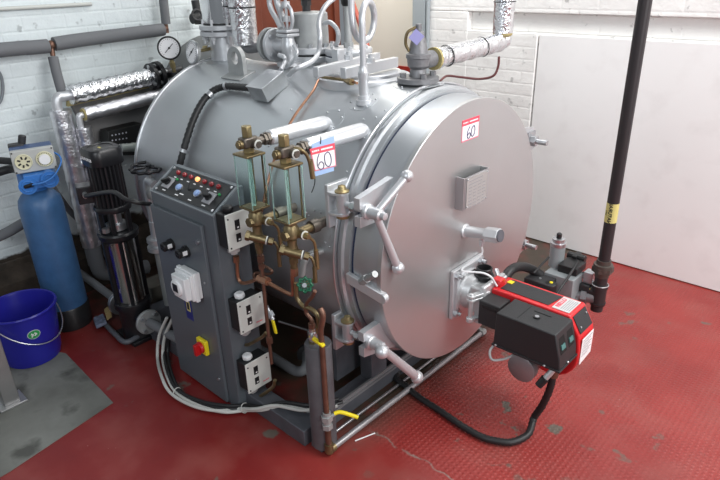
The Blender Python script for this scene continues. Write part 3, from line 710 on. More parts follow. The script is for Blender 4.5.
g2['label'] = 'brass water gauge with square glass guard, the right one carrying the price tag'
MB().tube([(-1.445, 1.235, 1.232), (-1.425, 1.245, 1.228), (-1.415, 1.262, 1.205), (-1.412, 1.275, 1.15), (-1.412, 1.278, 1.13)], .006).cyl((-1.413, 1.272, 1.19), (-1.412, 1.278, 1.125), .009).build('cock_lever', BRASSD, g2)

# hanging price tag
pt = thing('price_tag', 'blue card with a white and red sticker reading 60, hanging from the right gauge arm', 'tag', (-1.43, 1.38, 1.05), None)
a, b, c, d = (Vector(v) for v in ((-1.430, 1.298, 1.235), (-1.430, 1.403, 1.240), (-1.430, 1.393, 1.118), (-1.430, 1.293, 1.122)))
MB().prism([a, b, c, d], (.0015, 0, 0)).build('card', TAGBLUE, pt)
s1_, s2_, s3_, s4_ = (Vector(v) for v in ((-1.428, 1.285, 1.221), (-1.428, 1.401, 1.216), (-1.428, 1.404, 1.133), (-1.428, 1.302, 1.140)))
stk = MB().prism([s1_, s2_, s3_, s4_], (.0012, 0, 0)).build('sticker', STICKPINK, pt)
mixp = lambda u_, v_: s1_.lerp(s2_, u_).lerp(s4_.lerp(s3_, u_), v_)
MB().prism([mixp(.04, .27), mixp(.96, .27), mixp(.96, .95), mixp(.04, .95)], (.0018, 0, 0)).build('white_field', PAPER, stk)
MB().prism([mixp(0, 0), mixp(1, 0), mixp(1, .27), mixp(0, .27)], (.0016, 0, 0)).build('red_header', STICKRED, stk)
hl = MB()
for u0, u1 in ((.06, .12), (.14, .20), (.21, .27), (.29, .34), (.42, .90)): hl.prism([mixp(u0, .10), mixp(u1, .10), mixp(u1, .17), mixp(u0, .17)], (.0022, 0, 0))
hl.build('header_line', PAPER, stk)
rt = (s2_ - s1_).normalized(); upv = (s1_ - s4_).normalized()
handdigits(stk, INK, mixp(.47, .60) + Vector((.0022, 0, 0)), rt, upv, .060, .0015)
MB().tube([(-1.430, 1.342, 1.252), (-1.427, 1.335, 1.227)], .002, smooth=False).tube([(-1.430, 1.304, 1.123), (-1.430, 1.300, 1.095), (-1.430, 1.284, 1.068)], .002).build('black_tie', BLACK, pt)

# sticker on the door
ps = thing('price_sticker', 'white sticker with red header reading 60, stuck high on the boiler door', 'sticker', (-1.224, 1.93, 1.146))
MB().box(-1.224, -1.2232, 1.871, 1.988, 1.146, 1.230).build('sticker_base', STICKPINK, ps)
MB().box(-1.2232, -1.2227, 1.875, 1.984, 1.151, 1.207).build('white_field', PAPER, ps)
MB().box(-1.2232, -1.2226, 1.871, 1.988, 1.208, 1.230).build('red_header', STICKRED, ps)
hl = MB()
for y0, y1 in ((1.878, 1.884), (1.887, 1.893), (1.896, 1.902), (1.905, 1.910), (1.921, 1.978)): hl.box(-1.2226, -1.2222, y0, y1, 1.216, 1.221)
hl.build('header_line', PAPER, ps)
handdigits(ps, INK, (-1.2226, 1.932, 1.178), (0, 1, 0), (0, 0, 1), .046, .0019)
LIGHTG = mat('pale_grey_metal', (.45, .45, .45), metal=.3, rough=.45)

# ================================================================== CONTROL CABINET
cb = thing('control_cabinet', 'grey steel control cabinet with a sloping black switch panel, standing in front of the boiler', 'control cabinet', (-2.08, 1.21, 0))
CX0, CX1, CY0, CY1 = -2.288, -1.832, 1.142, 1.292
MB().prism([(CX0, CY0, .002), (CX0, CY0, .920), (CX0, 1.272, 1.006), (CX0, CY1, 1.006), (CX0, CY1, .002)], (CX1 - CX0, 0, 0)).build('body', GREYPAINT, cb, bevel=.003)
cdr = MB().box(CX0 + .004, -1.905, CY0 - .016, CY0 - .001, .015, .868).build('door', GREYPAINT, cb, bevel=.003)
MB().box(-1.903, -1.898, CY0 - .003, CY0 + .001, .01, .868).build('door_edge_shade', FRAME, cb)  # grey strip put in as shading along the door edge
SO = Vector((CX0, CY0, .920)); SU = Vector((1, 0, 0)); SV = Vector((0, .130, .086)).normalized(); SN = SU.cross(SV); SL = Vector((0, .130, .086)).length
W = CX1 - CX0
def sp_(u_, v_, h=0): return SO + SU * (W * u_) + SV * (SL * v_) + SN * h
def splate(mb, u0, u1, v0, v1, h0, h1):
    return mb.prism([sp_(u0, v0, h0), sp_(u1, v0, h0), sp_(u1, v1, h0), sp_(u0, v1, h0)], SN * (h1 - h0))
# the panel's rolled rim and the black switch plate in it
rim = MB()
for (u0, u1, v0, v1) in ((0, 1, 0, .045), (0, 1, .955, 1), (0, .02, .045, .955), (.98, 1, .045, .955)): splate(rim, u0, u1, v0, v1, -.002, .006)
rim.build('panel_rim', GREYPAINTL, cb, bevel=.0015)
spn = splate(MB(), .045, .955, .10, .93, 0, .003).build('switch_panel', BLACK, cb)
for k in range(7):
    c_ = sp_(.165 + k * .105, .80, .003)
    lp = MB().lathe(c_, SN, [(0, .0105), (.004, .0105), (.010, .008), (.013, .003)], seg=18).build('indicator_lamp', LAMPORANGE if k == 3 else LAMPRED, spn)
    if k == 3: lab(lp, 'lit amber indicator lamp')
lm = MB()
for k in range(7): splate(lm, .15 + k * .105, .185 + k * .105, .635, .665, .003, .0036)
for k in range(4): splate(lm, .14 + k * .21, .19 + k * .21, .17, .20, .003, .0036)
splate(lm, .40, .46, .24, .27, .003, .0036); lm.build('legend_line', PAPER, spn)
for u_, v_, rot in ((.15, .42, .6), (.80, .42, .2)):
    q_ = splate(MB(), u_ - .055, u_ + .055, v_ - .17, v_ + .17, .003, .009).build('rotary_switch', LABELGREY, spn, bevel=.001)
    c_ = sp_(u_, v_, .009); kd = SU * math.cos(rot) + SV * math.sin(rot)
    MB().cyl(c_, c_ + SN * .008, .015).obox(c_ + SN * .014, kd * .040, kd.cross(SN) * .010, SN * .018).build('switch_knob', BLACK, q_, bevel=.001)
for u_, v_ in ((.34, .40), (.62, .42)):
    MB().cyl(sp_(u_, v_, .003), sp_(u_, v_, .008), .017).build('button_ring', STEEL, spn)
    MB().lathe(sp_(u_, v_, .008), SN, [(0, .0135), (.006, .0135), (.008, .010)], seg=20).build('push_button', BTNBLUE, spn)
MB().cyl(sp_(.47, .46, .003), sp_(.47, .46, .010), .006).cyl(sp_(.47, .46, .010), sp_(.475, .62, .024), .0025).build('toggle_switch', BLACKM, spn)
MB().cyl(sp_(.225, .60, .003), sp_(.225, .60, .009), .005).build('green_led', GREENL, spn); MB().cyl(sp_(.88, .60, .003), sp_(.88, .60, .009), .005).build('green_led', GREENL, spn)
for u_, v_ in ((.055, .14), (.945, .14), (.055, .90), (.945, .90)): MB().lathe(sp_(u_, v_, .003), SN, [(0, .0065), (.003, .0065), (.006, .003)], seg=14).build('panel_screw', STEEL, spn)
# door furniture
for c_ in (Vector((-2.151, 1.126, 0.721)), Vector((-2.036, 1.126, 0.723))):
    MB().cyl(c_ + Vector((0, .0, 0)), c_ - Vector((0, .012, 0)), .026).lathe(c_ - Vector((0, .012, 0)), (0, -1, 0), [(0, .020), (.030, .021), (.034, .017)], seg=24).build('sounder', BLACK, cdr)
    MB().obox(c_ - Vector((-.021, .022, -.004)), (.003, 0, 0), (0, .020, 0), (0, 0, .018)).build('white_label', WHITE, cdr)
    s_ = MB()
    for t in range(4):
        a_ = PI / 4 + t * PI / 2; s_.obox(c_ - Vector((0, .0465, 0)) + Vector((math.cos(a_), 0, math.sin(a_))) * .010, (.007, 0, 0), (0, .001, 0), (0, 0, .007))
    s_.build('sounder_grille', DARKHOLE, cdr)
c_ = Vector((-1.940, 1.126, 0.792)); MB().cyl(c_, c_ - Vector((0, .008, 0)), .009).build('door_lock', STEEL, cdr)
c_ = Vector((-1.941, 1.126, 0.127)); MB().cyl(c_, c_ - Vector((0, .006, 0)), .007).build('door_lock', STEEL, cdr)
c_ = Vector((-1.935, 1.126, 0.610)); MB().cyl(c_, c_ - Vector((0, .003, 0)), .005).build('door_rivet', STEEL, cdr)
T0 = Vector((-2.019, 1.126, 0.590))
tb = MB().box(T0.x - .058, T0.x + .058, 1.078, 1.125, T0.z - .060, T0.z + .060).build('timer_box', WHITE, cdr, bevel=.004)
MB().box(T0.x - .064, T0.x + .064, 1.090, 1.108, T0.z - .066, T0.z + .066).build('box_flange', WHITE, tb, bevel=.003)
MB().box(T0.x - .046, T0.x + .050, 1.052, 1.079, T0.z - .052, T0.z + .050).build('box_front', WHITE, tb, bevel=.004)
MB().lathe((T0.x - .008, 1.052, T0.z - .002), (0, -1, 0), [(0, .036), (.008, .036), (.010, .033)], seg=28).build('dial_ring', WHITE, tb)
MB().box(T0.x - .026, T0.x + .010, 1.0405, 1.0422, T0.z - .018, T0.z + .018).build('display_window', BLACK, tb)
D0 = Vector((-2.101, 1.126, 0.423)); dl = MB().box(D0.x - .026, D0.x + .026, 1.1245, 1.1262, D0.z - .052, D0.z + .045).build('data_label', LABELBLUE, cdr)
MB().box(D0.x - .013, D0.x + .015, 1.1238, 1.1246, D0.z - .010, D0.z + .040).build('label_field', BANDYEL, dl)
MB().box(D0.x - .008, D0.x + .010, 1.1232, 1.1239, D0.z - .002, D0.z + .034).build('label_print', INKBLACK, dl)
I0 = Vector((-2.014, 1.126, 0.274)); iso = MB().box(I0.x - .034, I0.x + .034, 1.106, 1.125, I0.z - .036, I0.z + .036).build('isolator_plate', YELLOW, cdr, bevel=.004)
MB().lathe((I0.x, 1.106, I0.z), (0, -1, 0), [(0, .027), (.006, .027), (.014, .024)], seg=24).obox((I0.x, 1.085, I0.z - .004), (.018, 0, 0), (0, .026, 0), (0, 0, .052)).build('isolator_handle', REDD, iso, bevel=.002)

# pressure switches on the cabinet's side
def pressure_switch(y0, z0):
    s_ = thing('pressure_switch', '', 'pressure switch', (-1.832, 1.155, z0), 'pressure switches on the side of the cabinet')
    y1, z1 = y0 + .126, z0 + .148
    MB().box(-1.831, -1.768, y0 + .004, y1 - .004, z0 + .004, z1 - .004).build('housing', BLACK, s_, bevel=.004)
    fc = MB().box(-1.768, -1.762, y0, y1, z0, z1).build('front_plate', CREAMPL, s_, bevel=.002)
    for za, zb in ((.078, .118), (.028, .062)):
        MB().box(-1.7625, -1.7612, y0 + .038, y0 + .060, z0 + za, z0 + zb).build('scale_window', BLACK, fc)
        MB().box(-1.7613, -1.7608, y0 + .047, y0 + .055, z0 + za + .006, z0 + za + .012).build('pointer', PAPER, fc)
    for yy, zz in ((.010, .130), (.110, .130), (.010, .012)): MB().cyl((-1.762, y0 + yy, z0 + zz), (-1.760, y0 + yy, z0 + zz), .0035).build('plate_screw', BLACKM, fc)
    lettering('Danfoss', 'maker_script', (-1.7616, y0 + .096, z0 + .022), (0, 1, 0), (0, 0, 1), .010, STICKRED, fc)
    MB().cyl((-1.80, y0 + .045, z0 + .004), (-1.80, y0 + .045, z0 - .022), .024).hexa((-1.80, y0 + .045, z0 - .022), (-1.80, y0 + .045, z0 - .034), .014).build('bellows_housing', LIGHTG, s_)
    kb = MB().lathe((-1.80, y0 + .040, z1 - .004), (0, 0, 1), [(0, .018), (.006, .022), (.018, .022), (.024, .015)], seg=8).build('setting_knob', WHITE, s_, bevel=.001)
    return s_
w1 = pressure_switch(1.148, .793)
w2 = copy_tree(w1); w2.location.z -= .374; w2.location.y += .004
w3 = copy_tree(w1); w3.location.z -= .672; w3.location.y += .004
w1['label'] = 'topmost of three black pressure switches with white front plates on the cabinet side'
w2['label'] = 'middle one of the three pressure switches with white front plates on the cabinet side'
w3['label'] = 'lowest of the three pressure switches with white front plates, just above the floor'
kn = [c for c in w1.children if c.name.startswith('setting_knob')][0]
kn.data = kn.data.copy(); kn.data.materials[0] = BLACK

# ================================================================== BURNER
bu = thing('gas_burner', 'red gas burner with a black control box, bolted low on the boiler door', 'burner', (-.90, 1.94, .20))
bpn = MB(); bpn.box(-1.223, -1.206, 1.830, 2.055, .390, .618); bpl = bpn.build('mounting_plate', SILVER, bu, bevel=.003)
for y, z in ((1.855, .592), (2.03, .597), (1.855, .415), (2.03, .415)):
    MB().hexa((-1.206, y, z), (-1.190, y, z), .017).cyl((-1.19, y, z), (-1.175, y, z), .009).build('plate_nut', STEEL, bpl)
MB().box(-1.206, -1.196, 1.845, 1.862, .40, .608).build('plate_rib', SILVER, bpl)
MB().lathe((-1.206, 1.945, .490), AX, [(0, .098), (.012, .096), (.014, .080), (.045, .074), (.050, .060), (.06, .058)], seg=36).build('blast_tube_collar', ALU, bu)
MB().box(-1.165, -1.10, 1.89, 2.02, .425, .545).box(-1.108, -1.086, 1.878, 2.045, .43, .568).build('gearbox_casting', ALU, bu, bevel=.007)
cup = MB(); 
R_ = []
for z, r_ in ((.548, .034), (.600, .034), (.602, .032), (.602, .028), (.555, .027), (.555, .001)): R_.append([(-1.150 + r_ * math.cos(2 * PI * i / 28), 1.975 + r_ * math.sin(2 * PI * i / 28), z) for i in range(28)])
cup.rings(R_).torus((-1.150, 1.975, .568), (0, 0, 1), .036, .006).build('black_air_ring', BLACK, bu)
# hinge arm and pin
HPt = Vector((-1.120, 1.835, 0.541))
hp = MB().cyl(HPt - Vector((0, 0, .125)), HPt + Vector((0, 0, .006)), .009).cyl(HPt - Vector((0, 0, .012)), HPt, .016).cyl(HPt - Vector((0, 0, .030)), HPt - Vector((0, 0, .018)), .016).cyl(HPt - Vector((0, 0, .125)), HPt - Vector((0, 0, .105)), .016)
for dz_ in (-.006, -.024, -.115): hp.obox(HPt + Vector((.014, .038, dz_)), (.028, 0, 0), (.028, .076, 0), (0, 0, .011))
hp.box(-1.12, -1.09, 1.862, 1.885, .40, .52)
hp.build('hinge_bracket', ALU, bu, bevel=.002)
# red casing
prof = [(-1.085, .545), (-.748, .545), (-.703, .470), (-.695, .41)]
cx_, cz_, rr = -.812, .370, .117
prof += [(cx_ + rr * math.cos(math.radians(a)), cz_ + rr * math.sin(math.radians(a))) for a in range(0, -185, -15)]
prof += [(-.93, .40), (-1.085, .42)]
rc = MB().prism([(x, 1.930, z) for x, z in prof], (0, .133, 0)).build('red_casing', RED, bu, bevel=.006, seg=3)
MB().prism([(x, y, .5455) for x, y in ((-1.055, 1.950), (-.845, 1.950), (-.830, 2.045), (-1.055, 2.045))], (0, 0, .0025)).build('top_cover_strip', BURNTOP, rc, bevel=.001)
lbp = MB().box(-.828, -.758, 1.945, 2.050, .5455, .5475).build('maker_label', mat('burner_label', (.55, .55, .54), rough=.5), rc)
lettering('RIELLO', 'maker_name', (-.814, 1.998, .5478), (0, 1, 0), (-1, 0, 0), .024, STICKRED, lbp, bold=.0008)
hl = MB()
for k in range(5): hl.box(-.798 + k * .008, -.795 + k * .008, 1.955, 2.040, .5475, .5479)
hl.build('label_print', LABELGREY, lbp)
fd = Vector((.045, 0, -.075)); fn = Vector((.075, 0, .045)).normalized()
MB().prism([Vector((-.748, 1.945, .545)) + fd * .12 + fn * .001, Vector((-.748, 2.050, .545)) + fd * .12 + fn * .001, Vector((-.748, 2.050, .545)) + fd * .95 + fn * .001, Vector((-.748, 1.945, .545)) + fd * .95 + fn * .001], fn * .003).build('end_grille', BURNTOP, rc, bevel=.001)
for y, t in ((1.962, .7), (2.035, .35)):
    c_ = Vector((-.748, y, .545)) + fd * t + fn * .004; MB().cyl(c_, c_ + fn * .003, .004).build('grille_screw', STEEL, rc)
wl = MB().prism([(-.6935, 1.945, .455), (-.6935, 2.045, .455), (-.6935, 2.045, .350), (-.6935, 1.945, .340)], (.0015, 0, 0)).build('rating_label', PAPER, rc)
hl = MB()
for k in range(9): hl.box(-.692, -.6916, 1.955, 2.035 - (k % 3) * .012, .442 - k * .009, .445 - k * .009)
hl.build('label_print', LABELGREY, wl)
MB().box(-1.10, -1.06, 1.955, 1.995, .545, .575).build('red_coupling', RED, rc, bevel=.004)
MB().cyl((-1.075, 1.99, .56), (-1.075, 2.02, .565), .009).cyl((-1.09, 2.0, .555), (-1.13, 2.04, .57), .010).build('hose_spigot', STEEL, bu)
MB().box(-1.058, -1.035, 2.005, 2.03, .5485, .551).build('yellow_sticker', YELLOW, rc)
# black control box
pr1 = [(-.979, .396), (-.974, .540), (-.733, .540), (-.706, .440), (-.702, .396)]
kb = MB().prism([(x, 1.783, z) for x, z in pr1], (0, .142, 0)).build('control_box', BURNTOP, bu, bevel=.004)
MB().box(-.983, -.698, 1.779, 1.929, .390, .398).build('box_base', BLACKM, kb, bevel=.001)
MB().cyl((-.84, 1.850, .540), (-.84, 1.850, .545), .013).build('reset_button_ring', BLACK, kb)
MB().cyl((-.84, 1.850, .545), (-.84, 1.850, .547), .008).build('reset_button', LABELGREY, kb)
MB().box(-.87, -.80, 1.885, 1.889, .540, .5415).box(-.895, -.894, 1.80, 1.915, .540, .5408).build('cover_slot', DARKHOLE, kb)
e0 = Vector((-.735, 0, .540)); e1 = Vector((-.706, 0, .440)); ed = e1 - e0; en = Vector((.100, 0, .027)).normalized()
for ya, yb_ in ((1.800, 1.845), (1.865, 1.910)):
    q4 = [e0 + ed * .08, e0 + ed * .08, e0 + ed * .85, e0 + ed * .85]
    MB().prism([q4[0] + Vector((0, ya, 0)), q4[1] + Vector((0, yb_, 0)), q4[2] + Vector((0, yb_, 0)), q4[3] + Vector((0, ya, 0))], en * .0015).build('socket', DARKHOLE, kb)
    MB().prism([e0 + ed * .52 + Vector((0, ya + .008, 0)), e0 + ed * .52 + Vector((0, yb_ - .008, 0)), e0 + ed * .70 + Vector((0, yb_ - .008, 0)), e0 + ed * .70 + Vector((0, ya + .008, 0))], en * .005).build('socket_terminal', TEAL, kb)
for p in ((-.701, 1.85, .402), (-.76, 1.781, .396), (-.965, 1.781, .396)): MB().sph(p, .005, seg=10).build('box_screw', STEEL, kb)
MB().box(-1.090, -.995, 1.845, 1.930, .415, .525).build('side_box', BLACKM, bu, bevel=.004)
MB().box(-1.075, -1.01, 1.843, 1.848, .495, .512).build('side_box_grip', BLACK, bu, bevel=.001)
dc = Vector((-0.859, 1.800, 0.323))
MB().lathe((dc.x, 1.885, dc.z), (0, -1, 0), [(0, .045), (.02, .047), (.055, .047), (.057, .057), (.085, .057), (.088, .053), (.089, .001)], seg=40).build('air_damper_cap', mat('grey_metal_cap', (.30, .28, .29), metal=.6, rough=.42), bu)
MB().box(-.94, -.74, 1.82, 1.93, .36, .393).build('under_tray', BLACKM, bu, bevel=.004)
k0 = Vector((-0.749, 1.840, 0.349)); k1 = Vector((-0.782, 1.800, 0.280))
MB().cyl(k0.lerp(k1, -.2), k0.lerp(k1, .6), .012).build('adjuster_stem', ALU, bu)
MB().cyl(k0.lerp(k1, .5), k1, .017, .015, seg=12).build('adjuster_knob', BLACK, bu, bevel=.002)
MB().tube([(-.98, 1.80, .385), (-.985, 1.775, .36), (-.965, 1.765, .335), (-.925, 1.79, .345), (-.90, 1.81, .365)], .005).build('grey_lead', mat('grey_lead_sheath', (.4, .4, .4), rough=.5), bu)
MB().cyl((-0.750, 1.860, 0.346), (-0.754, 1.860, 0.307), .019).build('hose_gland', COPPERD, bu)
solo('white_air_hose', MB().tube([tuple(ht + hd * .082 - Vector((0, 0, .05))), (-1.140, 1.930, 0.689), (-1.157, 1.900, 0.658), (-1.188, 1.870, 0.628), (-1.181, 1.860, 0.620), (-1.151, 1.880, 0.618), (-1.112, 1.900, 0.618), (-1.086, 1.920, 0.601), (-1.077, 1.940, 0.568), (-1.072, 1.950, 0.551)], .0042, seg=8), WHITE,
     'thin white hose looping from the sight tube down to the red burner', 'hose')
# heavy black cable to the floor and away under the boiler
solo('burner_cable', MB().tube([(-0.754, 1.860, 0.307), (-0.759, 1.860, 0.246), (-0.783, 1.870, 0.148), (-0.814, 1.870, 0.060), (-.80, 1.80, .03), (-0.833, 1.732, 0.018), (-0.880, 1.698, 0.018), (-0.938, 1.678, 0.018), (-1.034, 1.679, 0.018), (-1.157, 1.695, 0.018), (-1.274, 1.707, 0.018), (-1.365, 1.729, 0.018), (-1.455, 1.767, 0.018), (-1.52, 2.0, .02)], .0155, ribs=.010, seg=14), RUBBER,
     'thick black cable drooping from the burner to the floor and running under the boiler', 'cable')

# ================================================================== GAS TRAIN
GX, GY = -.815, 2.40
gp = thing('gas_pipe', 'tall dark upright gas pipe with a yellow band, beside the red burner', 'pipe', (GX, GY, .325))
MB().cyl((GX, GY, .50), (GX, GY, 2.3), .0245).build('riser', PIPEBLK, gp)
MB().lathe((GX, GY, .50), (0, 0, 1), [(0, .030), (.02, .030), (.024, .040), (.045, .042), (.060, .040), (.062, .031), (.080, .030)], seg=24).hexa((GX, GY, .525), (GX, GY, .548), .046).build('union', mat('oily_iron', (.10, .085, .075), metal=.5, rough=.42), gp)
MB().lathe((GX, GY, .360), (0, 0, 1), [(0, .033), (.012, .035), (.012, .031), (.085, .031), (.085, .035), (.10, .034), (.102, .027), (.145, .027)], seg=24).cyl((GX - .08, GY - .0, .415), (GX, GY, .415), .027).build('tee', PIPEBLK, gp)
MB().cyl((GX, GY, .335), (GX, GY, .37), .022).lathe((GX, GY, .325), (0, 0, 1), [(0, .012), (.004, .026), (.03, .027)], seg=24).build('drop_leg', PIPEBLK, gp)
bz = 0.795
bnd = MB().cyl((GX, GY, .760), (GX, GY, .845), .0252).build('yellow_band', BANDYEL, gp)
va = math.atan2(-GY, -GX)          # the side of the pipe the lettering faces
nn = Vector((math.cos(va - .25), math.sin(va - .25), 0))
# letters wrapped on the band: up the pipe
lt = lettering('NATURAL', 'band_lettering', (GX, GY, .803), (0, 0, 1), (0, 0, 0.0001) if False else (-nn.y, nn.x, 0), .021, INKBLACK, gp, bold=.0004)
lt.location = nn * .0256
lt2 = lettering('GAS', 'band_lettering', (GX, GY, .803), (0, 0, 1), (-nn.y, nn.x, 0), .012, INKBLACK, gp)
n2 = Vector((math.cos(va - .85), math.sin(va - .85), 0)); lt2.location = n2 * .0258
MB().torus((GX, GY, .460), (0, 0, 1), .0345, .002).build('steel_ring', STEEL, gp)

gv = thing('gas_valve', 'grey gas valve block with an upright cylinder regulator, between burner and gas pipe', 'gas valve', (-1.0, 2.33, .38))

MB().box(-1.065, -.915, 2.285, 2.395, .40, .545).build('valve_block', REGGREY, gv, bevel=.004)
rg = Vector((-1.055, 2.385, .545)); 
MB().lathe(rg, (0, 0, 1), [(0, .036), (.11, .036), (.112, .032)], seg=32).build('regulator_cylinder', REGGREY, gv)
MB().lathe(rg + Vector((0, 0, .110)), (0, 0, 1), [(0, .038), (.018, .038), (.020, .030), (.038, .030), (.040, .020)], seg=32).build('regulator_collar', STEEL, gv)
MB().lathe(rg + Vector((0, 0, .150)), (0, 0, 1), [(0, .013), (.022, .013), (.026, .009)], seg=18).build('regulator_cap', BLACK, gv)
MB().box(-1.02, -.925, 2.33, 2.44, .545, .585).build('coil_cover', BLACK, gv, bevel=.003)
MB().box(-1.00, -.975, 2.43, 2.50, .545, .60).cyl((-1.03, 2.46, .585), (-.94, 2.46, .585), .020).build('connector_plug', BLACK, gv, bevel=.004)
MB().box(-.91, -.865, 2.38, 2.43, .50, .56).cyl((-.93, 2.40, .525), (-.89, 2.40, .545), .016).build('test_fitting', STEEL, gv, bevel=.003)
MB().box(-.915, -.865, 2.36, 2.42, .44, .50).build('solenoid', BLACKM, gv, bevel=.004)
MB().box(-.865, -.862, 2.365, 2.412, .448, .490).build('solenoid_label', BANDYEL, gv)
MB().cyl((-.93, 2.36, .43), (-.84, 2.38, .44), .028).cyl((-.93, 2.34, .40), (-.90, 2.34, .40), .035).hexa((-.90, 2.37, .435), (-.875, 2.375, .437), .038).build('inlet_union', GUNMETAL, gv)
sbx = MB().box(-1.125, -1.0, 2.195, 2.29, .455, .530).cyl((-1.0, 2.225, .455), (-1.0, 2.225, .530), .03).build('actuator_cover', BLACKM, gv, bevel=.004)
MB().cyl((-1.00, 2.23, .530), (-1.00, 2.23, .533), .008).build('yellow_plug', YELLOW, sbx)
MB().cyl((-1.06, 2.235, .530), (-1.06, 2.235, .533), .006).build('cover_screw', STEEL, sbx)
MB().cyl((-1.06, 2.10, .46), (-1.03, 2.285, .46), .026).box(-1.05, -.98, 2.08, 2.2, .42, .47).build('outlet_pipe', GUNMETAL, gv)
gv.location = (-.975, 2.345, .335); gv.scale = (.92, .92, .92)
solo('gas_hose', MB().tube([(-1.10, 2.045, .52), (-1.098, 2.100, 0.552), (-1.097, 2.160, 0.547), (-1.089, 2.220, 0.526), (-1.074, 2.270, 0.496), (-1.047, 2.300, 0.468)], .021), RUBBER, 'thick dark hose arching from the burner head to the grey gas valve', 'hose')
solo('black_lead', MB().tube([(-1.020, 2.300, 0.567), (-1.034, 2.260, 0.538), (-1.044, 2.220, 0.511)], .005).tube([(-0.919, 2.380, 0.544), (-0.919, 2.300, 0.506), (-0.920, 2.240, 0.481), (-0.924, 2.200, 0.453)], .006), RUBBER, 'thin black leads hanging across the grey gas valve block', 'cable')

# ================================================================== DRAIN PIPEWORK AT THE NEAR CORNER
bp_ = thing('blowdown_pot', 'grey upright cylinder pot on the floor at the near corner of the base frame', 'pot', (-1.409, 1.235, 0))
MB().lathe((-1.400, 1.240, .02), (0, 0, 1), [(0, .051), (.475, .051), (.480, .048), (.481, .003)], seg=36).build('pot_body', mat('grey_pot_paint', (.105, .103, .112), metal=.15, rough=.5, vary=.15, vscale=14), bp_)
MB().box(-1.44, -1.38, 1.205, 1.265, .0, .021).build('pot_foot', FRAME, bp_)
MB().hexa((-1.41, 1.225, .49), (-1.41, 1.225, .512), .016).build('top_boss', BRASSD, bp_)
bv = thing('ball_valve', 'small steel ball valve with a yellow lever on top of the grey pot', 'valve', (-1.41, 1.225, .51))
MB().cyl((-1.41, 1.225, .51), (-1.41, 1.225, .565), .013).hexa((-1.41, 1.225, .525), (-1.41, 1.225, .548), .018).cyl((-1.41, 1.225, .535), (-1.39, 1.20, .54), .008).build('valve_body', STEEL, bv)
MB().obox((-1.368, 1.208, .535), (.075, -.005, -.006), (0, .016, 0), (0, 0, .010)).build('yellow_lever', YELLOW, bv, bevel=.002)
MB().cyl((-1.42, 1.215, .555), (-1.52, 1.16, .58), .004).build('spindle', BLACKM, bv)
dp_ = thing('copper_drain_pipe', 'brown copper drain pipe standing in front of the grey pot', 'pipe', (-1.345, 1.215, .02))
MB().tube([(-1.348, 1.215, 0.678), (-1.335, 1.215, 0.651), (-1.352, 1.215, .58), (-1.350, 1.215, .50), (-1.349, 1.215, .20)], .0110).build('upper_pipe', COPPERD, dp_)
MB().cyl((-1.349, 1.215, .165), (-1.348, 1.215, .06), .0125).build('lower_pipe', COPPERD, dp_)
MB().cyl((-1.349, 1.215, .215), (-1.349, 1.215, .135), .016).hexa((-1.349, 1.215, .200), (-1.349, 1.215, .180), .024).hexa((-1.349, 1.215, .16), (-1.349, 1.215, .14), .022).cyl((-1.349, 1.215, .185), (-1.33, 1.24, .20), .008).build('valve_body', SILVERD, dp_)
MB().tube([(-1.332, 1.238, .203), (-1.315, 1.26, .205), (-1.265, 1.30, .182)], .008).build('yellow_lever', YELLOW, dp_)
MB().sph((-1.348, 1.217, .024), .019).cyl((-1.348, 1.215, .024), (-1.348, 1.215, .06), .018).cyl((-1.348, 1.217, .024), (-1.348, 1.245, .024), .017).build('elbow', BRASSD, dp_)
hp_ = thing('floor_drain_pipe', 'grey pipe lying on the floor along the front of the base frame', 'pipe', (-1.345, 1.8, .008))
MB().cyl((-1.348, 1.245, .024), (-1.342, 2.325, .022), .0125).build('pipe_run', mat('grey_steel_pipe', (.36, .35, .36), metal=.6, rough=.4, vary=.15), hp_)
MB().sph((-1.342, 2.335, .022), .0175).cyl((-1.342, 2.335, .022), (-1.43, 2.34, .022), .014).hexa((-1.342, 2.31, .022), (-1.342, 2.33, .022), .018).build('end_elbow', SILVERD, hp_)
solo('floor_rod', MB().cyl((-1.415, 1.30, .010), (-1.405, 2.30, .010), .007), STEEL, 'thin bare rod on the floor between the base frame and the drain pipe', 'rod')

# copper lines below the gauges
solo('copper_drop_pipe', MB().tube([(-1.658, 1.21, .80), (-1.655, 1.21, .70), (-1.655, 1.208, .45), (-1.655, 1.208, .30)], .0072).hexa((-1.656, 1.21, .79), (-1.656, 1.21, .765), .015).hexa((-1.656, 1.21, .755), (-1.656, 1.21, .735), .013).hexa((-1.655, 1.209, .43), (-1.655, 1.209, .40), .014), COPPERD,
     'upright dull copper pipe dropping from the left water gauge', 'pipe')
solo('copper_cross_pipe', MB().tube([(-1.814, 1.210, 0.712), (-1.820, 1.210, 0.642), (-1.798, 1.210, 0.623), (-1.742, 1.210, 0.647), (-1.666, 1.210, 0.695)], .0075).tube([(-1.661, 1.210, 0.688), (-1.598, 1.215, 0.678), (-1.508, 1.220, 0.672), (-1.494, 1.220, 0.696), (-1.484, 1.215, 0.783), (-1.465, 1.21, .80)], .0075, n=4)
     .hexa((-1.680, 1.210, 0.686), (-1.625, 1.210, 0.689), .017).hexa((-1.816, 1.210, 0.737), (-1.818, 1.210, 0.710), .013).hexa((-1.465, 1.21, .80), (-1.467, 1.21, .77), .015), COPPER,
     'bare copper pipe joining the top pressure switch to the foot of the right water gauge', 'pipe')
solo('copper_back_loop', MB().tube([(-1.700, 1.250, 0.719), (-1.647, 1.250, 0.711), (-1.674, 1.250, 0.689), (-1.752, 1.250, 0.667), (-1.740, 1.230, 0.661), (-1.702, 1.220, 0.665)], .006), COPPERD, 'small copper loop behind the tee below the left gauge', 'pipe')
gh = thing('needle_valve', 'small valve with a green star handwheel below the right water gauge', 'valve', (-1.414, 1.210, 0.745))
g0 = Vector((-1.390, 1.190, 0.766)); gf = Vector((.55, -.75, .35)).normalized()
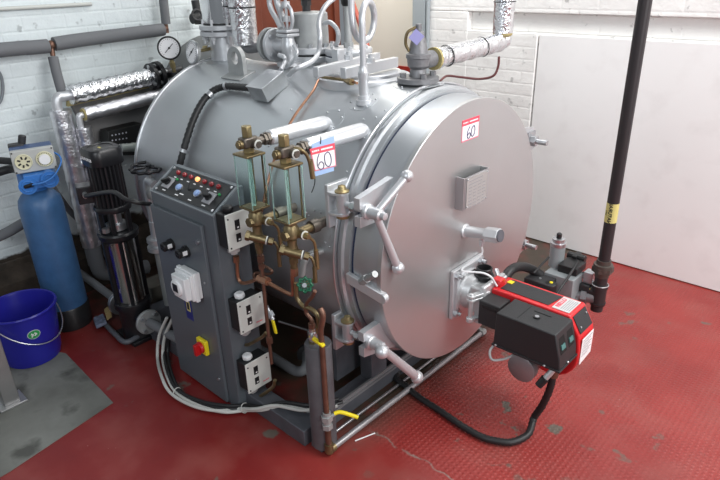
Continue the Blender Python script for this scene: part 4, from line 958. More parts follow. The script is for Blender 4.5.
MB().cyl(g0 + gf * -.10, g0, .009).hexa(g0 + gf * -.06, g0 + gf * -.035, .014).cyl(g0 + gf * -.02, g0 + gf * .006, .006).build('valve_body', BRASSD, gh)
gt = MB().torus(g0, gf, .023, .0052, seg=64, gear=.0030, teeth=8); gu, gw, _ = basis(gf)
for k in range(4):
    t = PI * k / 4; dd = gu * math.cos(t) + gw * math.sin(t); gt.obox(g0, dd * .042, dd.cross(gf) * .004, gf * .004)
gt.build('green_handwheel', GREEN, gh); MB().cyl(g0, g0 + gf * .010, .008).build('wheel_nut', STEEL, gh)
solo('silver_elbow_pipe', MB().tube([(-1.48, 1.40, .80), (-1.50, 1.33, .80), (-1.50, 1.29, .785), (-1.50, 1.27, .73)], .014).cyl((-1.465, 1.415, .80), (-1.478, 1.39, .80), .022), SILVERD, 'grey elbow pipe coming out of the shell below the right gauge', 'pipe')
solo('brass_s_pipe', MB().tube([(-1.474, 1.220, 0.732), (-1.475, 1.220, 0.673), (-1.445, 1.220, 0.647), (-1.402, 1.220, 0.651), (-1.372, 1.220, 0.638), (-1.365, 1.220, 0.594), (-1.367, 1.220, 0.572)], .0085).hexa((-1.365, 1.220, 0.594), (-1.367, 1.220, 0.568), .014), BRASSD, 'curved brass pipe bending down from below the green valve toward the pot', 'pipe')
solo('copper_swan_pipe', MB().tube([(-1.374, 1.220, 0.735), (-1.392, 1.220, 0.704), (-1.422, 1.220, 0.668), (-1.431, 1.220, 0.627), (-1.41, 1.225, .60), (-1.41, 1.225, .565)], .0075).hexa((-1.41, 1.225, .585), (-1.41, 1.225, .566), .014), COPPERD, 'bent copper pipe from the shell down into the ball valve on the pot', 'pipe')
yl = thing('drain_valve', 'small steel valve with a yellow lever hanging beside the middle pressure switch', 'valve', (-1.680, 1.250, 0.468))
MB().cyl((-1.709, 1.250, 0.532), (-1.672, 1.250, 0.481), .010).hexa((-1.693, 1.250, 0.510), (-1.677, 1.250, 0.493), .016).build('valve_body', STEEL, yl)
MB().obox((-1.641, 1.230, 0.471), (.014, 0, 0), (0, .008, 0), (.012, 0, -.055)).build('yellow_lever', YELLOW, yl, bevel=.002)
solo('brass_link_pipe', MB().tube([(-1.825, 1.210, 0.314), (-1.795, 1.210, 0.332), (-1.704, 1.210, 0.406), (-1.674, 1.210, 0.438)], .0075), BRASSD, 'short brass pipe under the middle pressure switch', 'pipe')
solo('brass_foot_pipe', MB().tube([(-1.812, 1.210, 0.017), (-1.801, 1.210, 0.039), (-1.674, 1.210, 0.165), (-1.647, 1.210, 0.220)], .0075), BRASSD, 'short brass pipe under the lowest pressure switch', 'pipe')
bl = thing('return_pipe', 'grey bent pipe with a coupling low behind the cabinet, leading under the boiler', 'pipe', (-1.75, 1.5, .10))
MB().tube([(-2.193, 1.450, 0.043), (-2.055, 1.450, 0.050), (-1.882, 1.450, 0.048), (-1.804, 1.450, 0.052), (-1.757, 1.460, 0.075), (-1.780, 1.500, 0.081), (-1.893, 1.600, 0.026)], .024).build('pipe_bend', LAG, bl)
MB().cyl((-1.893, 1.600, 0.019), (-1.916, 1.620, 0.010), .050).cyl((-1.916, 1.620, 0.010), (-2.132, 1.800, -0.132), .03).build('flange', BLACKM, bl)

# cable bundle round the foot of the cabinet
wr = thing('cable_bundle', 'bundle of white and black cables looping round the foot of the grey cabinet', 'cable', (-2.15, 1.05, .003))
base_pts = [(-2.391, 1.190, 0.230), (-2.448, 1.160, 0.116), (-2.431, 1.120, 0.014), (-2.238, 1.032, 0.045), (-2.126, 1.011, 0.018), (-1.977, 1.034, 0.016), (-1.863, 1.086, 0.018), (-1.802, 1.147, 0.018), (-1.70, 1.165, .06), (-1.62, 1.215, .095), (-1.50, 1.27, .105), (-1.44, 1.36, .11)]
offs = [((0, 0, 0), CABLEW, 'white_cable', .008), ((-.022, -.018, .004), CABLEW, 'white_cable', .0075), ((.012, .020, .006), RUBBER, 'black_cable', .008), ((-.004, .012, .016), RUBBER, 'black_cable', .0075)]
for k, (of, m_, nm, r_) in enumerate(offs):
    P_ = []
    for i, p in enumerate(base_pts):
        w_ = math.sin(i * 1.3 + k) * .004
        P_.append((p[0] + of[0] + w_, p[1] + of[1] - w_, max(p[2] + of[2], .010)))
    MB().tube(P_, r_, seg=8).build(nm, m_, wr)
for i in (4, 7, 10):
    c_ = Vector(base_pts[i]); MB().torus(c_ + Vector((-.003, .003, .008)), Vector(base_pts[i + 1]) - c_, .021, .0022, seg=20, sg=6).build('cable_tie', CABLEW, wr)
solo('wire_offcut', MB().cyl((-1.322, 1.336, 0.004), (-1.290, 1.423, 0.004), .0028, seg=8), WHITE, 'short white wire offcut lying on the red floor in front of the drain pipe', 'wire')

# ================================================================== PUMP
PXc, PYc = -2.745, 1.165
pm = thing('feed_pump', 'upright black and stainless steel multistage water pump on the floor, left of the cabinet', 'pump', (PXc, PYc, 0))
CASTB = mat('black_cast_iron', (.011, .011, .013), rough=.33)
MB().box(PXc - .10, PXc + .10, PYc - .085, PYc + .085, 0, .022).lathe((PXc, PYc, .02), (0, 0, 1), [(0, .085), (.05, .078), (.14, .080), (.17, .092), (.20, .088)], seg=32).cyl((PXc - .15, PYc, .130), (PXc + .12, PYc, .130), .045).build('pump_base', CASTB, pm, bevel=.003)
for s in (-1, 1):
    x = PXc + (.132 if s > 0 else -.165)
    fg = flange(MB(), (x - .010, PYc, .130), AX, .066, .020).build('port_flange', STEEL if s < 0 else SILVERD, pm)
    for k in range(4):
        t = 2 * PI * (k + .5) / 4; MB().hexa((x + .010 * s, PYc + .049 * math.cos(t), .130 + .049 * math.sin(t)), (x + s * .024, PYc + .049 * math.cos(t), .130 + .049 * math.sin(t)), .010).build('flange_bolt', STEEL, fg)
MB().cyl((PXc, PYc, .215), (PXc, PYc, .575), .070, seg=48).build('stainless_sleeve', mat('stainless_sleeve', (.50, .49, .48), metal=1, rough=.18), pm)
for a in (200, 262, 335, 80):
    t = math.radians(a); MB().box(PXc + .078 * math.cos(t) - .008, PXc + .078 * math.cos(t) + .008, PYc + .078 * math.sin(t) - .008, PYc + .078 * math.sin(t) + .008, .19, .60).build('stay_bolt', CASTB, pm)
hd_ = MB().lathe((PXc, PYc, .570), (0, 0, 1), [(0, .080), (.012, .095), (.035, .098), (.045, .092)], seg=32)
for a in (200, 262, 320, 30, 100, 150):
    t = math.radians(a); hd_.box(PXc + .070 * math.cos(t) - .013, PXc + .070 * math.cos(t) + .013, PYc + .070 * math.sin(t) - .010, PYc + .070 * math.sin(t) + .010, .61, .735)
hd_.lathe((PXc, PYc, .722), (0, 0, 1), [(0, .084), (.015, .088), (.03, .084)], seg=32).build('motor_stool', CASTB, pm, bevel=.002)
MB().cyl((PXc, PYc, .61), (PXc, PYc, .725), .030).lathe((PXc, PYc, .62), (0, 0, 1), [(0, .05), (.03, .05), (.035, .02)], seg=24).build('shaft_coupling', STEEL, pm)
MB().hexa((PXc + .03, PYc - .07, .628), (PXc + .03, PYc - .07, .65), .018).build('vent_plug', STEEL, pm)
lettering('GRUNDFOS', 'maker_name', (PXc + .006, PYc - .0715, .555), (1, 0, 0), (0, 0, 1), .016, INKBLACK, pm)
mo = MB(); sg = 72; rows = []
for z in (.752, .96): rows.append([(PXc + (.078 if i % 3 else .066) * math.cos(2 * PI * i / sg), PYc + (.078 if i % 3 else .066) * math.sin(2 * PI * i / sg), z) for i in range(sg)])
mo.rings(rows).build('motor_body', CASTB, pm, angle=20)
def rsq(z, a, rc_, n=6):
    out = []
    for q_ in range(4):
        cx2, cy2 = (a - rc_) * (1, -1, -1, 1)[q_], (a - rc_) * (1, 1, -1, -1)[q_]
        for i in range(n + 1):
            t = PI / 2 * q_ + PI / 2 * i / n; out.append((PXc + cx2 + rc_ * math.cos(t), PYc + cy2 + rc_ * math.sin(t), z))
    return out
fc_ = MB().rings([rsq(.955, .078, .045), rsq(.960, .080, .045), rsq(1.022, .080, .045), rsq(1.034, .073, .041), rsq(1.035, .054, .041), rsq(1.031, .052, .041)]).build('fan_cover', CASTB, pm)
MB().box(PXc - .004, PXc + .016, PYc - .012, PYc - .004, 1.031, 1.0335).build('cover_badge', BANDYEL, fc_)
lettering('GRUNDFOS', 'maker_name', (PXc + .008, PYc - .0807, .992), (1, 0, 0), (0, 0, 1), .020, PAPER, fc_)
sw_ = MB().torus((PXc - .078, PYc - .055, .955), (-.8, -.6, 0), .018, .008, sg=8).build('lifting_bracket', STEEL, pm)
MB().obox((PXc - .075, PYc - .085, .812), (.085, -.030, 0), (.03, .07, 0), (0, 0, .085)).build('terminal_box', CASTB, pm, bevel=.004)
MB().cyl((PXc - .035, PYc - .105, .820), (PXc - .010, PYc - .112, .818), .012).build('cable_gland', STEEL, pm)
solo('pump_cable', MB().tube([(PXc - .012, PYc - .112, .818), (-2.475, 1.060, 0.900), (-2.384, 1.070, 0.886), (-2.336, 1.110, 0.867), (-2.430, 1.200, 0.812)], .010), RUBBER, 'thick black cable curving from the pump terminal box to the cabinet', 'cable')
pp = thing('suction_pipe', 'dark pipe joining the pump flange to the pipework behind the cabinet', 'pipe', (-2.5, 1.165, .07))
MB().cyl((PXc + .140, PYc, .130), (-2.345, PYc + .02, .125), .025).build('pipe_run', LAG, pp)
pp2 = thing('inlet_pipe', 'grey pipe running from the left flange of the pump to the wall', 'pipe', (-3.2, 1.165, .07))
MB().cyl((PXc - .20, PYc, .130), (-3.40, PYc, .15), .022).build('pipe_run', LAG, pp2)
MB().lathe((PXc - .200, PYc, .130), AX, [(0, .05), (.008, .058), (.022, .058)], seg=30).build('mating_flange', ALU, pp2)
pf = MB().tube([(-3.053, 1.072, 0.020), (-2.954, 1.075, 0.020), (-2.799, 1.057, 0.030), (-2.683, 1.058, 0.030), (-2.688, 1.151, 0.030)], .014)
solo('bent_grey_pipe', pf, FRAME, 'grey pipe bent in a V on the floor in front of the pump base', 'pipe')
solo('blue_white_sachet', MB().obox((-2.979, 1.062, 0.035), (.10, -.03, 0), (.03, .05, .02), (0, 0, .02)), mat('pale_blue_bag', (.12, .14, .20), rough=.6, vary=.5, vscale=40), 'small crumpled blue and white bag on the floor beside the pump base', 'bag', bevel=.006)
solo('wood_block', MB().obox((-2.982, 1.115, 0.060), (.06, -.02, 0), (.0, .03, .01), (0, 0, .04)), mat('raw_wood', (.30, .22, .10), rough=.8), 'small raw wood block wedged beside the pump foot', 'block')

# handwheel valve left of the cabinet
hv = thing('wheel_valve', 'upright silver valve with a black scalloped handwheel, between the pump and the cabinet', 'valve', (-2.64, 1.38, .45))
HW = Vector((-2.698, 1.360, 0.894))
MB().torus(HW, (.05, -.05, 1), .083, .0085, seg=72, gear=.005, teeth=12).build('handwheel', CASTB, hv)
hw2 = MB()
for k in range(3):
    t = PI * k / 3 + .3; hw2.obox(HW, (.155 * math.cos(t), .155 * math.sin(t), 0), (-.014 * math.sin(t), .014 * math.cos(t), 0), (0, 0, .008))
hw2.cyl(HW, HW + Vector((0, 0, .012)), .014).build('wheel_spokes', CASTB, hv)
MB().cyl(HW - Vector((0, 0, .08)), HW, .008).lathe(HW - Vector((0, 0, .16)), (0, 0, 1), [(0, .03), (.03, .036), (.05, .028), (.07, .018), (.09, .014)], seg=24).build('bonnet', SILVERD, hv)
MB().tube([HW - Vector((-.03, 0, .085)), HW - Vector((.02, 0, .075)), HW - Vector((.045, 0, .10)), HW - Vector((.05, 0, .16)), HW - Vector((.05, 0, .30))], .022).build('bent_pipe', SILVER, hv)
MB().lathe((HW.x - .045, HW.y, HW.z - .46), (0, 0, 1), [(0, .058), (.022, .058), (.024, .035), (.045, .035), (.047, .055), (.068, .055), (.07, .030), (.16, .028)], seg=32).build('pipe_flanges', SILVER, hv)
MB().cyl((HW.x - .045, HW.y, .10), (HW.x - .045, HW.y, HW.z - .455), .028).build('down_pipe', SILVERD, hv)

# ================================================================== WATER SOFTENER
sf = thing('water_softener', 'tall blue cylinder water softener with a grey dial head, on the floor behind the bucket', 'water softener', (-3.15, .976, 0))
SX, SY = -3.15, .976
MB().lathe((SX, SY, .10), (0, 0, 1), [(0, .101), (.01, .105), (.60, .105), (.64, .098), (.665, .080), (.685, .055), (.695, .035), (.72, .033)], seg=48).build('tank', BLUE, sf)
MB().lathe((SX, SY, .001), (0, 0, 1), [(0, .106), (.12, .110), (.13, .104)], seg=48).build('black_foot', BLACK, sf)
vr = Vector((.30, 1, 0)).normalized(); vf = Vector((1, -.30, 0)).normalized(); vu = Vector((0, 0, 1)); VC = Vector((SX + .02, SY + .01, .862))
hd2 = MB()
hd2.cyl((SX, SY, .785), (SX, SY, .85), .05)
for s in (-1, 1):
    c_ = VC + vr * s * .050 + vu * (-.015 + .008 * s)
    hd2.cyl(c_ - vf * .13, c_ + vf * .085, .038, seg=32)
hd2.obox(VC - vu * .01, vr * .12, vf * .16, vu * .07)
hd2.build('valve_head', BLUEV, sf, bevel=.003)
for s in (-1, 1):
    c_ = VC + vr * s * .050 + vu * (-.015 + .008 * s) + vf * .085
    cp_ = MB().cyl(c_, c_ + vf * .008, .041, seg=32).torus(c_ + vf * .009, vf, .026, .004).build('end_cap', BLUEV, sf)
    for k in range(6):
        t = 2 * PI * k / 6; MB().obox(c_ + vf * .010 + (vr * math.cos(t) + vu * math.sin(t)) * .030, vr * .006, vu * .006, vf * .006).build('cap_lug', BLUEV, cp_)
MB().cyl(VC + vr * -.062 + vf * .09 - vu * .023, VC + vr * -.03 + vf * .115 - vu * .012, .010).build('black_nozzle', BLACK, sf)
HB = VC + vu * .085 + vf * .02 + vr * .005
MB().obox(HB - vf * .06, vr * .190, vf * .10, vu * .112).build('head_back', mat('blue_head_casing', (.05, .09, .20), rough=.5), sf, bevel=.006)
hf = MB().obox(HB, vr * .190, vf * .035, vu * .112).build('dial_housing', mat('pale_grey_plastic', (.42, .43, .42), rough=.5), sf, bevel=.005)
DIALC = mat('cream_dial', (.62, .60, .42), rough=.5)
for s in (-1, 1):
    c_ = HB + vr * s * .046 + vf * .018
    dd_ = MB().cyl(c_, c_ + vf * .004, .038, seg=36).torus(c_ + vf * .004, vf, .036, .003).build('dial', DIALC, hf)
    if s < 0:
        m2 = MB()
        for k in range(7):
            t = 2 * PI * k / 7; d_ = vr * math.cos(t) + vu * math.sin(t); m2.obox(c_ + vf * .005 + d_ * .021, d_ * .014, d_.cross(vf) * .008, vf * .002)
        m2.build('dial_slots', INKBLACK, dd_)
    else:
        MB().cyl(c_ + vf * .004, c_ + vf * .016, .025, seg=28).build('dial_knob', WHITE, dd_)
        m2 = MB()
        for k in range(24):
            t = 2 * PI * k / 24; d_ = vr * math.cos(t) + vu * math.sin(t); m2.obox(c_ + vf * .005 + d_ * .031, d_ * .006, d_.cross(vf) * .002, vf * .001)
        m2.build('dial_ticks', INKBLACK, dd_)
for s in (-1, 1):
    for q_ in (-1, 1): c_ = HB + vr * s * .087 + vu * q_ * .048 + vf * .0175; MB().cyl(c_, c_ + vf * .002, .004).build('housing_screw', BLACKM, hf)
MB().tube([VC + vr * -.03 + vf * .115 - vu * .012, VC + vr * .02 + vf * .13 - vu * .005, VC + vr * .07 + vf * .12 + vu * .015, VC + vr * .115 + vf * .08 + vu * .06, VC + vr * .12 + vf * .03 + vu * .085, VC + vr * .10 + vu * .10], .004, seg=8).build('blue_tube', BLUEV, sf)
MB().obox(HB - vf * .11 - vr * .06 + vu * .03, vr * .07, vf * .06, vu * .07).cyl(HB - vf * .12 - vr * .05, HB - vf * .12 - vr * .02 + vu * .10, .018).build('motor', BLACKM, sf, bevel=.006)
sfp = thing('softener_hose', 'dark hoses leaving the back of the softener head at the left edge of the picture', 'hose', (-3.3, .85, .80))
MB().tube([VC - vf * .12 - vr * .06, VC - vf * .2 - vr * .12, VC - vf * .22 - vr * .35 - vu * .05], .022).tube([VC - vf * .12 - vr * .06 + vu * .05, VC - vf * .22 - vr * .2 + vu * .06, VC - vf * .25 - vr * .4 + vu * .08], .018).build('hose', BLACKM, sfp)
solo('dark_drain_hose', MB().tube([(-3.300, 1.100, 0.736), (-3.380, 1.153, 0.634), (-3.420, 1.202, 0.530), (-3.420, 1.249, 0.452), (-3.420, 1.304, 0.402)], .017), LAG, 'dark hose curving down the wall behind the blue softener', 'hose')

# bucket
BCX, BCY = -2.985, .708
bk = thing('bucket', 'royal blue plastic bucket with a green oval sticker, on the concrete patch', 'bucket', (BCX, BCY, .004))
rows = []
for z, r_ in ((.004, .122), (.006, .126), (.03, .130), (.032, .134), (.280, .160), (.281, .167), (.290, .169), (.296, .165), (.294, .158), (.280, .154), (.035, .128), (.012, .120), (.012, .001)):
    rows.append([(BCX + r_ * math.cos(2 * PI * i / 56), BCY + r_ * math.sin(2 * PI * i / 56), z) for i in range(56)])
MB().rings(rows).build('bucket_body', BUCKET, bk)
ba = math.atan2(-BCY, -BCX) ; 
hand = []
for k in range(15):
    t = PI * k / 14; ang = ba + .62 + PI / 2 - PI * k / 14
    hand.append((BCX + .169 * math.cos(ang), BCY + .169 * math.sin(ang), .275 - .145 * math.sin(t)))
MB().tube(hand, .0032, seg=8).build('wire_handle', STEEL, bk)
for s in (0, -1): p = Vector(hand[s]); MB().cyl(p - Vector((.01, 0, 0)), p + Vector((.01, 0, 0)), .012).build('handle_ear', BUCKET, bk)
def buck(ang, z, dr=.0): r_ = .134 + (z - .032) / .23 * .024 + dr; return Vector((BCX + r_ * math.cos(ang), BCY + r_ * math.sin(ang), z))
def oval_st(a0, z0, ra, rz, dr):
    mb = MB(); rr_ = []
    for h in (0, .001): rr_.append([buck(a0 + ra * math.cos(2 * PI * i / 28), z0 + rz * math.sin(2 * PI * i / 28), dr + h) for i in range(28)])
    return mb.rings(rr_)
sa = ba + .16
os_ = oval_st(sa, .195, .195, .0250, .0008).build('sticker_rim', mat('sticker_grey', (.55, .6, .6), rough=.5), bk)
oval_st(sa, .195, .172, .0215, .0022).build('green_sticker', GREENL, bk)
m2 = MB()
for k, (du, dz) in enumerate(((-.05, .004), (-.05, -.006), (-.02, 0), (.03, .005), (.03, -.004), (.06, 0))):
    p = buck(sa + du * 1.2, .195 + dz * 1.2, .0036); m2.obox(p, (.004, -.012, 0), (.001, 0, 0), (0, 0, .0025))
    m2.obox(p, (.001, -.003, 0), (.001, 0, 0), (0, 0, .011))
m2.build('sticker_marks', PAPER, bk)

# steel leg at the left edge
ss = thing('steel_stand', 'bare steel stand leg with a foot, at the left edge on the concrete patch', 'stand', (-2.67, .49, .004))
MB().box(-2.705, -2.640, .455, .520, .012, .62).build('leg', mat('brushed_leg', (.34, .34, .34), metal=.8, rough=.38, vary=.1), ss, bevel=.003)
MB().box(-2.73, -2.62, .43, .545, .004, .014).build('foot_plate', mat('brushed_foot', (.40, .40, .40), metal=.8, rough=.38), ss, bevel=.002)
MB().box(-2.74, -2.62, -.10, .54, .62, .66).build('top_rail', GREYPAINTL, ss, bevel=.003)

# ================================================================== WALL PIPEWORK, LEFT
WX = -3.47
lg_ = thing('lagged_wall_pipe', 'long grey foam-lagged pipe running along the white brick wall at the upper left', 'pipe', (WX, 1.3, 1.40))
MB().tube([(WX, -.4, 1.445), (-3.470, 1.076, 1.430), (-3.470, 1.196, 1.427), (-3.470, 1.312, 1.425)], .036).tube([(-3.470, 1.345, 1.432), (-3.470, 1.487, 1.439), (-3.470, 1.721, 1.444), (-3.470, 1.999, 1.450)], .036).build('lagging', LAG, lg_)
MB().tube([(-3.470, 1.307, 1.426), (-3.470, 1.355, 1.431)], .016).sph((-3.470, 1.329, 1.429), .024).tube([(-3.470, 1.329, 1.429), (-3.460, 1.322, 1.374)], .013).build('copper_tee', COPPERD, lg_)
MB().tube([(-3.460, 1.321, 1.369), (-3.440, 1.313, 1.283), (-3.420, 1.310, 1.190), (-3.400, 1.306, 1.161)], .026).build('branch_lagging', LAG, lg_)
MB().tube([(-3.470, 1.999, 1.453), (-3.470, 2.027, 1.457)], .016).tube([(-3.470, 2.022, 1.428), (-3.470, 2.023, 1.491)], .013).build('copper_end', COPPERD, lg_)
MB().tube([(-3.470, 2.025, 1.480), (-3.470, 2.029, 1.559), (-3.470, 2.032, 1.614), (-3.470, 2.041, 1.680)], .027).build('riser_lagging', LAG, lg_)
rb = solo('wall_stop_cock', MB().cyl((-3.450, 2.237, 1.604), (-3.450, 2.243, 1.463), .025).cyl((-3.400, 2.165, 1.500), (-3.400, 2.267, 1.504), .030).torus((-3.360, 2.178, 1.523), (1, -.2, .2), .030, .007), BLACKM, 'small dark stop cock in front of the brick wall, left of the polished sleeve', 'valve')
fA = thing('foil_pipe', 'thick foil-wrapped pipe running along the wall to a black flange behind the boiler', 'pipe', (-3.3, 1.6, 1.15))
pA, pB = Vector((-3.300, 1.301, 1.188)), Vector((-3.300, 1.784, 1.217)); rows = []
for k in range(31):
    t = k / 30; rad = .050 + .003 * math.sin(k * 1.9)
    rows.append([pA.lerp(pB, t) + Vector((math.cos(2 * PI * i / 24), 0, math.sin(2 * PI * i / 24))) * rad for i in range(24)])
MB().rings(rows).build('foil_wrap', FOIL, fA)
dirn = (pB - pA).normalized()
MB().cyl(pB - dirn * .01, pB + dirn * .012, .075).cyl(pB + dirn * .03, pB + dirn * .055, .078).cyl(pB, pB + dirn * .2, .03).build('black_flange', CASTB, fA)
for k in range(6):
    t = 2 * PI * k / 6 + .4; c_ = pB - dirn * .02 + Vector((math.cos(t), 0, math.sin(t))) * .058; MB().cyl(c_, c_ + dirn * .09, .011).build('flange_bolt', STEEL, fA)
MB().tube([pA + dirn * .05, pA - dirn * .03, (-3.300, 1.238, 1.186), (-3.300, 1.223, 1.154), (-3.300, 1.221, 1.113)], .026, n=6).build('silver_elbow', SILVER, fA)
fB = thing('foil_pipe', 'thinner foil-wrapped pipe, the lower of the two sloping along the wall', 'pipe', (-3.28, 1.6, 1.06))
qA, qB = Vector((-3.260, 1.335, 1.084)), Vector((-3.260, 1.806, 1.112)); dB = (qB - qA).normalized()
rows = []
for k in range(31):
    t = k / 30; rad = .037 + .0015 * math.sin(k * 1.3); rows.append([qA.lerp(qB, t) + Vector((math.cos(2 * PI * i / 24), 0, math.sin(2 * PI * i / 24))) * rad for i in range(24)])
MB().rings(rows).build('foil_wrap', FOILD, fB)
MB().cyl(qA - dB * .006, qA + dB * .02, .033).build('wool_end', WOOL, fB)
MB().tube([qA + dB * .03, qA - dB * .015, (-3.260, 1.310, 1.081), (-3.260, 1.305, 1.060), (-3.260, 1.304, 1.017)], .017, n=6).build('silver_elbow', SILVER, fB)
fC = thing('foil_riser', 'thick upright foil-wrapped pipe beside the wall behind the softener', 'pipe', (-3.300, 1.216, 0.312))
a_, b_ = Vector((-3.300, 1.233, 1.121)), Vector((-3.300, 1.234, 0.338)); a_.y = b_.y = (a_.y + b_.y) / 2; rows = []
for k in range(41):
    t = k / 40; rad = .053 + .0015 * math.sin(k * 1.7); p = a_.lerp(b_, t); rows.append([p + Vector((math.cos(2 * PI * i / 24), math.sin(2 * PI * i / 24), 0)) * rad for i in range(24)])
MB().rings(rows).build('foil_wrap', FOILD, fC)
MB().cyl(b_ - Vector((0, 0, .12)), b_ + Vector((0, 0, .01)), .045).tube([b_ - Vector((0, 0, .10)), b_ - Vector((0, -.04, .20)), b_ - Vector((0, -.3, .26))], .045).build('pipe_bend', LAG, fC)
fD = thing('foil_riser', 'thinner upright foil-wrapped pipe just behind the pump motor', 'pipe', (-3.260, 1.257, 0.310))
a_, b_ = Vector((-3.260, 1.315, 1.020)), Vector((-3.260, 1.316, 0.448)); a_.y = b_.y = (a_.y + b_.y) / 2; b_.z = .25; rows = []
for k in range(41):
    t = k / 40; p = a_.lerp(b_, t); rows.append([p + Vector((math.cos(2 * PI * i / 24), math.sin(2 * PI * i / 24), 0)) * (.040 + .0015 * math.sin(k * 1.5)) for i in range(24)])
MB().rings(rows).build('foil_wrap', FOILD, fD)
# board and wool behind the pipes
wbd = MB().prism([(-3.420, 1.323, 1.150), (-3.420, 1.935, 1.189), (-3.420, 1.831, 0.888), (-3.420, 1.400, 0.893)], (.03, 0, 0))
solo('grey_board', wbd, BOARD, 'grey board fixed to the wall behind the foil-wrapped pipes', 'board', bevel=.002)
solo('wool_strip', MB().prism([(-3.360, 1.299, 1.161), (-3.360, 1.864, 1.180), (-3.360, 1.860, 1.157), (-3.360, 1.291, 1.125)], (.03, 0, 0)), WOOL, 'strip of yellow mineral wool showing under the thick foil pipe', 'insulation')
pbx = thing('perforated_guard', 'black perforated steel guard on the wall behind the pump', 'guard', (-3.340, 1.516, 0.833))
c4 = [Vector(v) for v in ((-3.360, 1.447, 0.968), (-3.360, 1.655, 0.973), (-3.360, 1.632, 0.791), (-3.360, 1.424, 0.833))]
MB().prism([v + Vector((.0, 0, 0)) for v in c4], (.10, 0, 0)).build('guard_box', PERF, pbx, bevel=.002)
hm = MB()
for i in range(5):
    for j in range(4):
        p = c4[0].lerp(c4[1], .10 + i * .10).lerp(c4[3].lerp(c4[2], .10 + i * .10), .18 + j * .20) + Vector((.1005, 0, 0)); hm.cyl(p, p + Vector((.0008, 0, 0)), .0045, seg=10)
ho = hm.build('punched_holes', mat('pale_through_holes', (.55, .55, .62), rough=.6), pbx)
solo('clear_tube', MB().cyl((-3.100, 1.426, 0.907), (-3.100, 1.511, 0.893), .022).cyl((-3.100, 1.488, 0.898), (-3.100, 1.511, 0.893), .024), mat('dusty_clear_tube', (.30, .33, .31), rough=.3), 'short grey-green tube between the pump motor and the back of the boiler', 'tube')

# dial gauges
def dial(name, label, c, face, R, stem):
    t = thing(name, label, 'gauge', c); c = Vector(c); f_ = Vector(face).normalized()
    MB().cyl(c - f_ * (.045 if stem else .022), c, R, seg=40).build('case', SILVERD, t)
    MB().torus(c, f_, R, R * .09, seg=48).build('bezel', BLACK if name == 'pressure_gauge' else STEEL, t)
    d_ = MB().cyl(c, c + f_ * .002, R * .93, seg=40).build('dial_face', PAPER, t)
    right = Vector((-f_.y, f_.x, 0)).normalized(); up = f_.cross(right) * -1
    up = Vector((0, 0, 1)) - f_ * f_.z; up.normalize()
    tk = MB()
    for k in range(21):
        a = math.radians(225 - k * 13.5); dd_ = right * math.cos(a) + up * math.sin(a)
        tk.obox(c + f_ * .0025 + dd_ * R * .80, dd_ * R * (.14 if k % 5 == 0 else .08), dd_.cross(f_) * R * .03, f_ * .001)
    tk.build('scale_marks', INKBLACK, d_)
    dd_ = (right * .72 + up * .69)
    MB().obox(c + f_ * .004 + dd_ * R * -.02, dd_ * R * 1.15, dd_.cross(f_) * R * .06, f_ * .001).cyl(c + f_ * .003, c + f_ * .006, R * .10).build('needle', INKBLACK, d_)
    if stem: MB().cyl(*stem, .011).hexa(Vector(stem[0]).lerp(Vector(stem[1]), .3), Vector(stem[0]).lerp(Vector(stem[1]), .6), .018).build('brass_stem', BRASS, t)
    return t
g_a = Vector((-3.200, 1.863, 1.373)); tocam = (Vector((0, 0, 1.76)) - g_a)
dial('pressure_gauge', 'round white dial gauge with a black rim in front of the brick wall', g_a, (tocam.x, tocam.y, tocam.z), .060, (g_a + Vector((-.03, .02, -.055)), g_a + Vector((-.03, .03, -.15))))
solo('gauge_pipe', MB().cyl(g_a + Vector((-.03, .03, -.14)), g_a + Vector((-.03, .03, -.32)), .020), BLACKM, 'short dark pipe under the black-rimmed dial gauge', 'pipe')
g_b = Vector((-2.869, 1.800, 1.379))
dial('temperature_gauge', 'round steel-rimmed dial thermometer seen side-on, left of the rear nozzle', g_b, (-.08, -.93, .18), .056, None)
MB().cyl(g_b + Vector((0.0, .03, .0)), (-2.87, 1.93, 1.385), .009).hexa((-2.92, 1.91, 1.382), (-2.895, 1.92, 1.384), .017).build('brass_stem', BRASS, [o for o in scene.objects if o.name == 'temperature_gauge'][0])
MB().cyl((-2.895, 1.925, 1.384), (-2.80, 1.965, 1.390), .016).build('pocket', SILVER, bo)
# big grey flue behind the boiler
MB_f = MB().lathe((0, 2.29, 1.0), AX, [(-3.45, .36), (-3.44, .40), (-2.96, .40), (-2.95, .36)], seg=64)
solo('flue_duct', MB_f, mat('dark_grey_duct', (.16, .165, .165), metal=.3, rough=.5, vary=.1), 'large dark grey round duct behind the rear end of the boiler', 'duct')
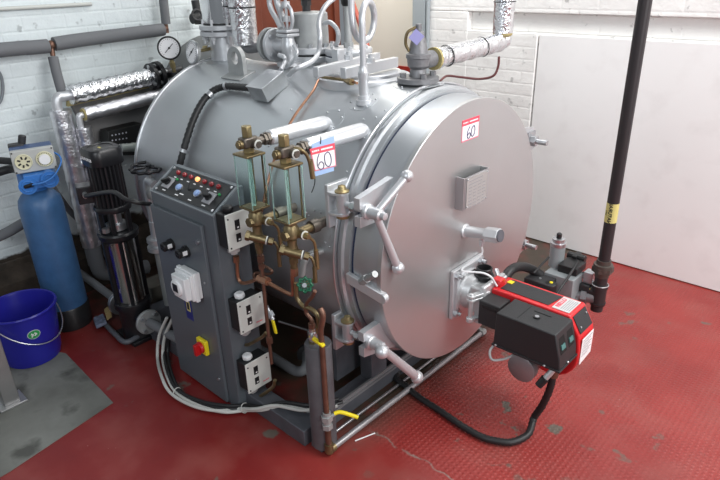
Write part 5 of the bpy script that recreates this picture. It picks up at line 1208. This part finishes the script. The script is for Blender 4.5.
# rubble and pipes low by the wall
solo('fallen_masonry', MB().prism([(-3.545, -.5, .001), (-3.42, -.5, .001), (-3.46, -.5, .20), (-3.545, -.5, .26)], (0, 3.0, 0)), SACKBROWN, 'dirty broken masonry ledge along the foot of the left wall', 'rubble')
solo('low_wall_pipe', MB().tube([(-3.400, 0.791, 0.510), (-3.400, 0.858, 0.521), (-3.400, 0.924, 0.540), (-3.400, 0.980, 0.557)], .028), LAG, 'dark lagged pipe along the foot of the wall behind the softener', 'pipe')
solo('pale_block', MB().box(-3.12, -2.98, 1.38, 1.66, .001, .10), mat('pale_concrete_block', (.20, .19, .16), rough=.8, vary=.2), 'pale concrete block on the floor behind the pump', 'block', bevel=.004)
solo('wall_cable_loop', MB().tube([(-3.530, 1.054, 1.340), (-3.530, 1.067, 1.298), (-3.530, 1.061, 1.238), (-3.530, 1.037, 1.180), (-3.530, 1.006, 1.154)], .008), GREYPAINTL, 'looped grey cable against the brick at the left edge', 'cable')

# ================================================================== LIGHT
def area(name, loc, to, size, sizey, power, col=(1, 1, 1)):
    l = bpy.data.lights.new(name, 'AREA'); l.shape = 'RECTANGLE'; l.size = size; l.size_y = sizey; l.energy = power; l.color = col
    o = bpy.data.objects.new(name, l); COL.objects.link(o); o.location = loc
    o.rotation_euler = (Vector(to) - Vector(loc)).to_track_quat('-Z', 'Y').to_euler(); return o
area('roof_window_light', (1.1, 2.5, 3.2), (-.7, 2.6, .3), 1.8, 1.4, 110, (1.0, .995, .985))
area('side_window_light', (3.4, .6, 2.2), (-1.0, 3.2, .6), 2.0, 1.6, 92, (.98, .99, 1.0))
area('left_wall_fill', (-.6, -1.0, 2.3), (-3.5, 1.6, 1.75), 1.4, .8, 30, (.90, .96, 1.0))  # unseen fill, added to lift the left wall and spare the floor
area('shell_top_fill', (-1.9, 2.6, 3.3), (-1.9, 2.2, 1.2), 1.8, .9, 34, (1, 1, 1))  # overhead fill added to brighten the top of the shell
area('cream_wall_fill', (-3.0, 3.1, 2.7), (-3.1, 3.7, 1.4), .5, .5, 16, (1.0, .97, .90))  # unseen lamp added to brighten the recessed cream wall
w = bpy.data.worlds.new('world'); scene.world = w; w.use_nodes = True
w.node_tree.nodes['Background'].inputs[0].default_value = (.80, .87, .94, 1); w.node_tree.nodes['Background'].inputs[1].default_value = .25
vs = scene.view_settings; vs.view_transform = 'Standard'; vs.look = 'None'; vs.exposure = 0.0; vs.gamma = 1.0
try: vs.use_curve_mapping = False
except Exception: pass

# ------------------------------------------------------------------ camera
cd = bpy.data.cameras.new('camera'); cam = bpy.data.objects.new('camera', cd); COL.objects.link(cam)
R3 = Matrix(((0.735791, -0.262518, 0.624256), (0.67665, 0.322435, -0.661952), (-0.027508, 0.909461, 0.414878)))
cam.matrix_world = Matrix.Translation((0, 0, 1.76)) @ R3.to_4x4()
cd.sensor_width = 36.0; cd.lens = 29.8937; cd.clip_start = .02
scene.camera = cam
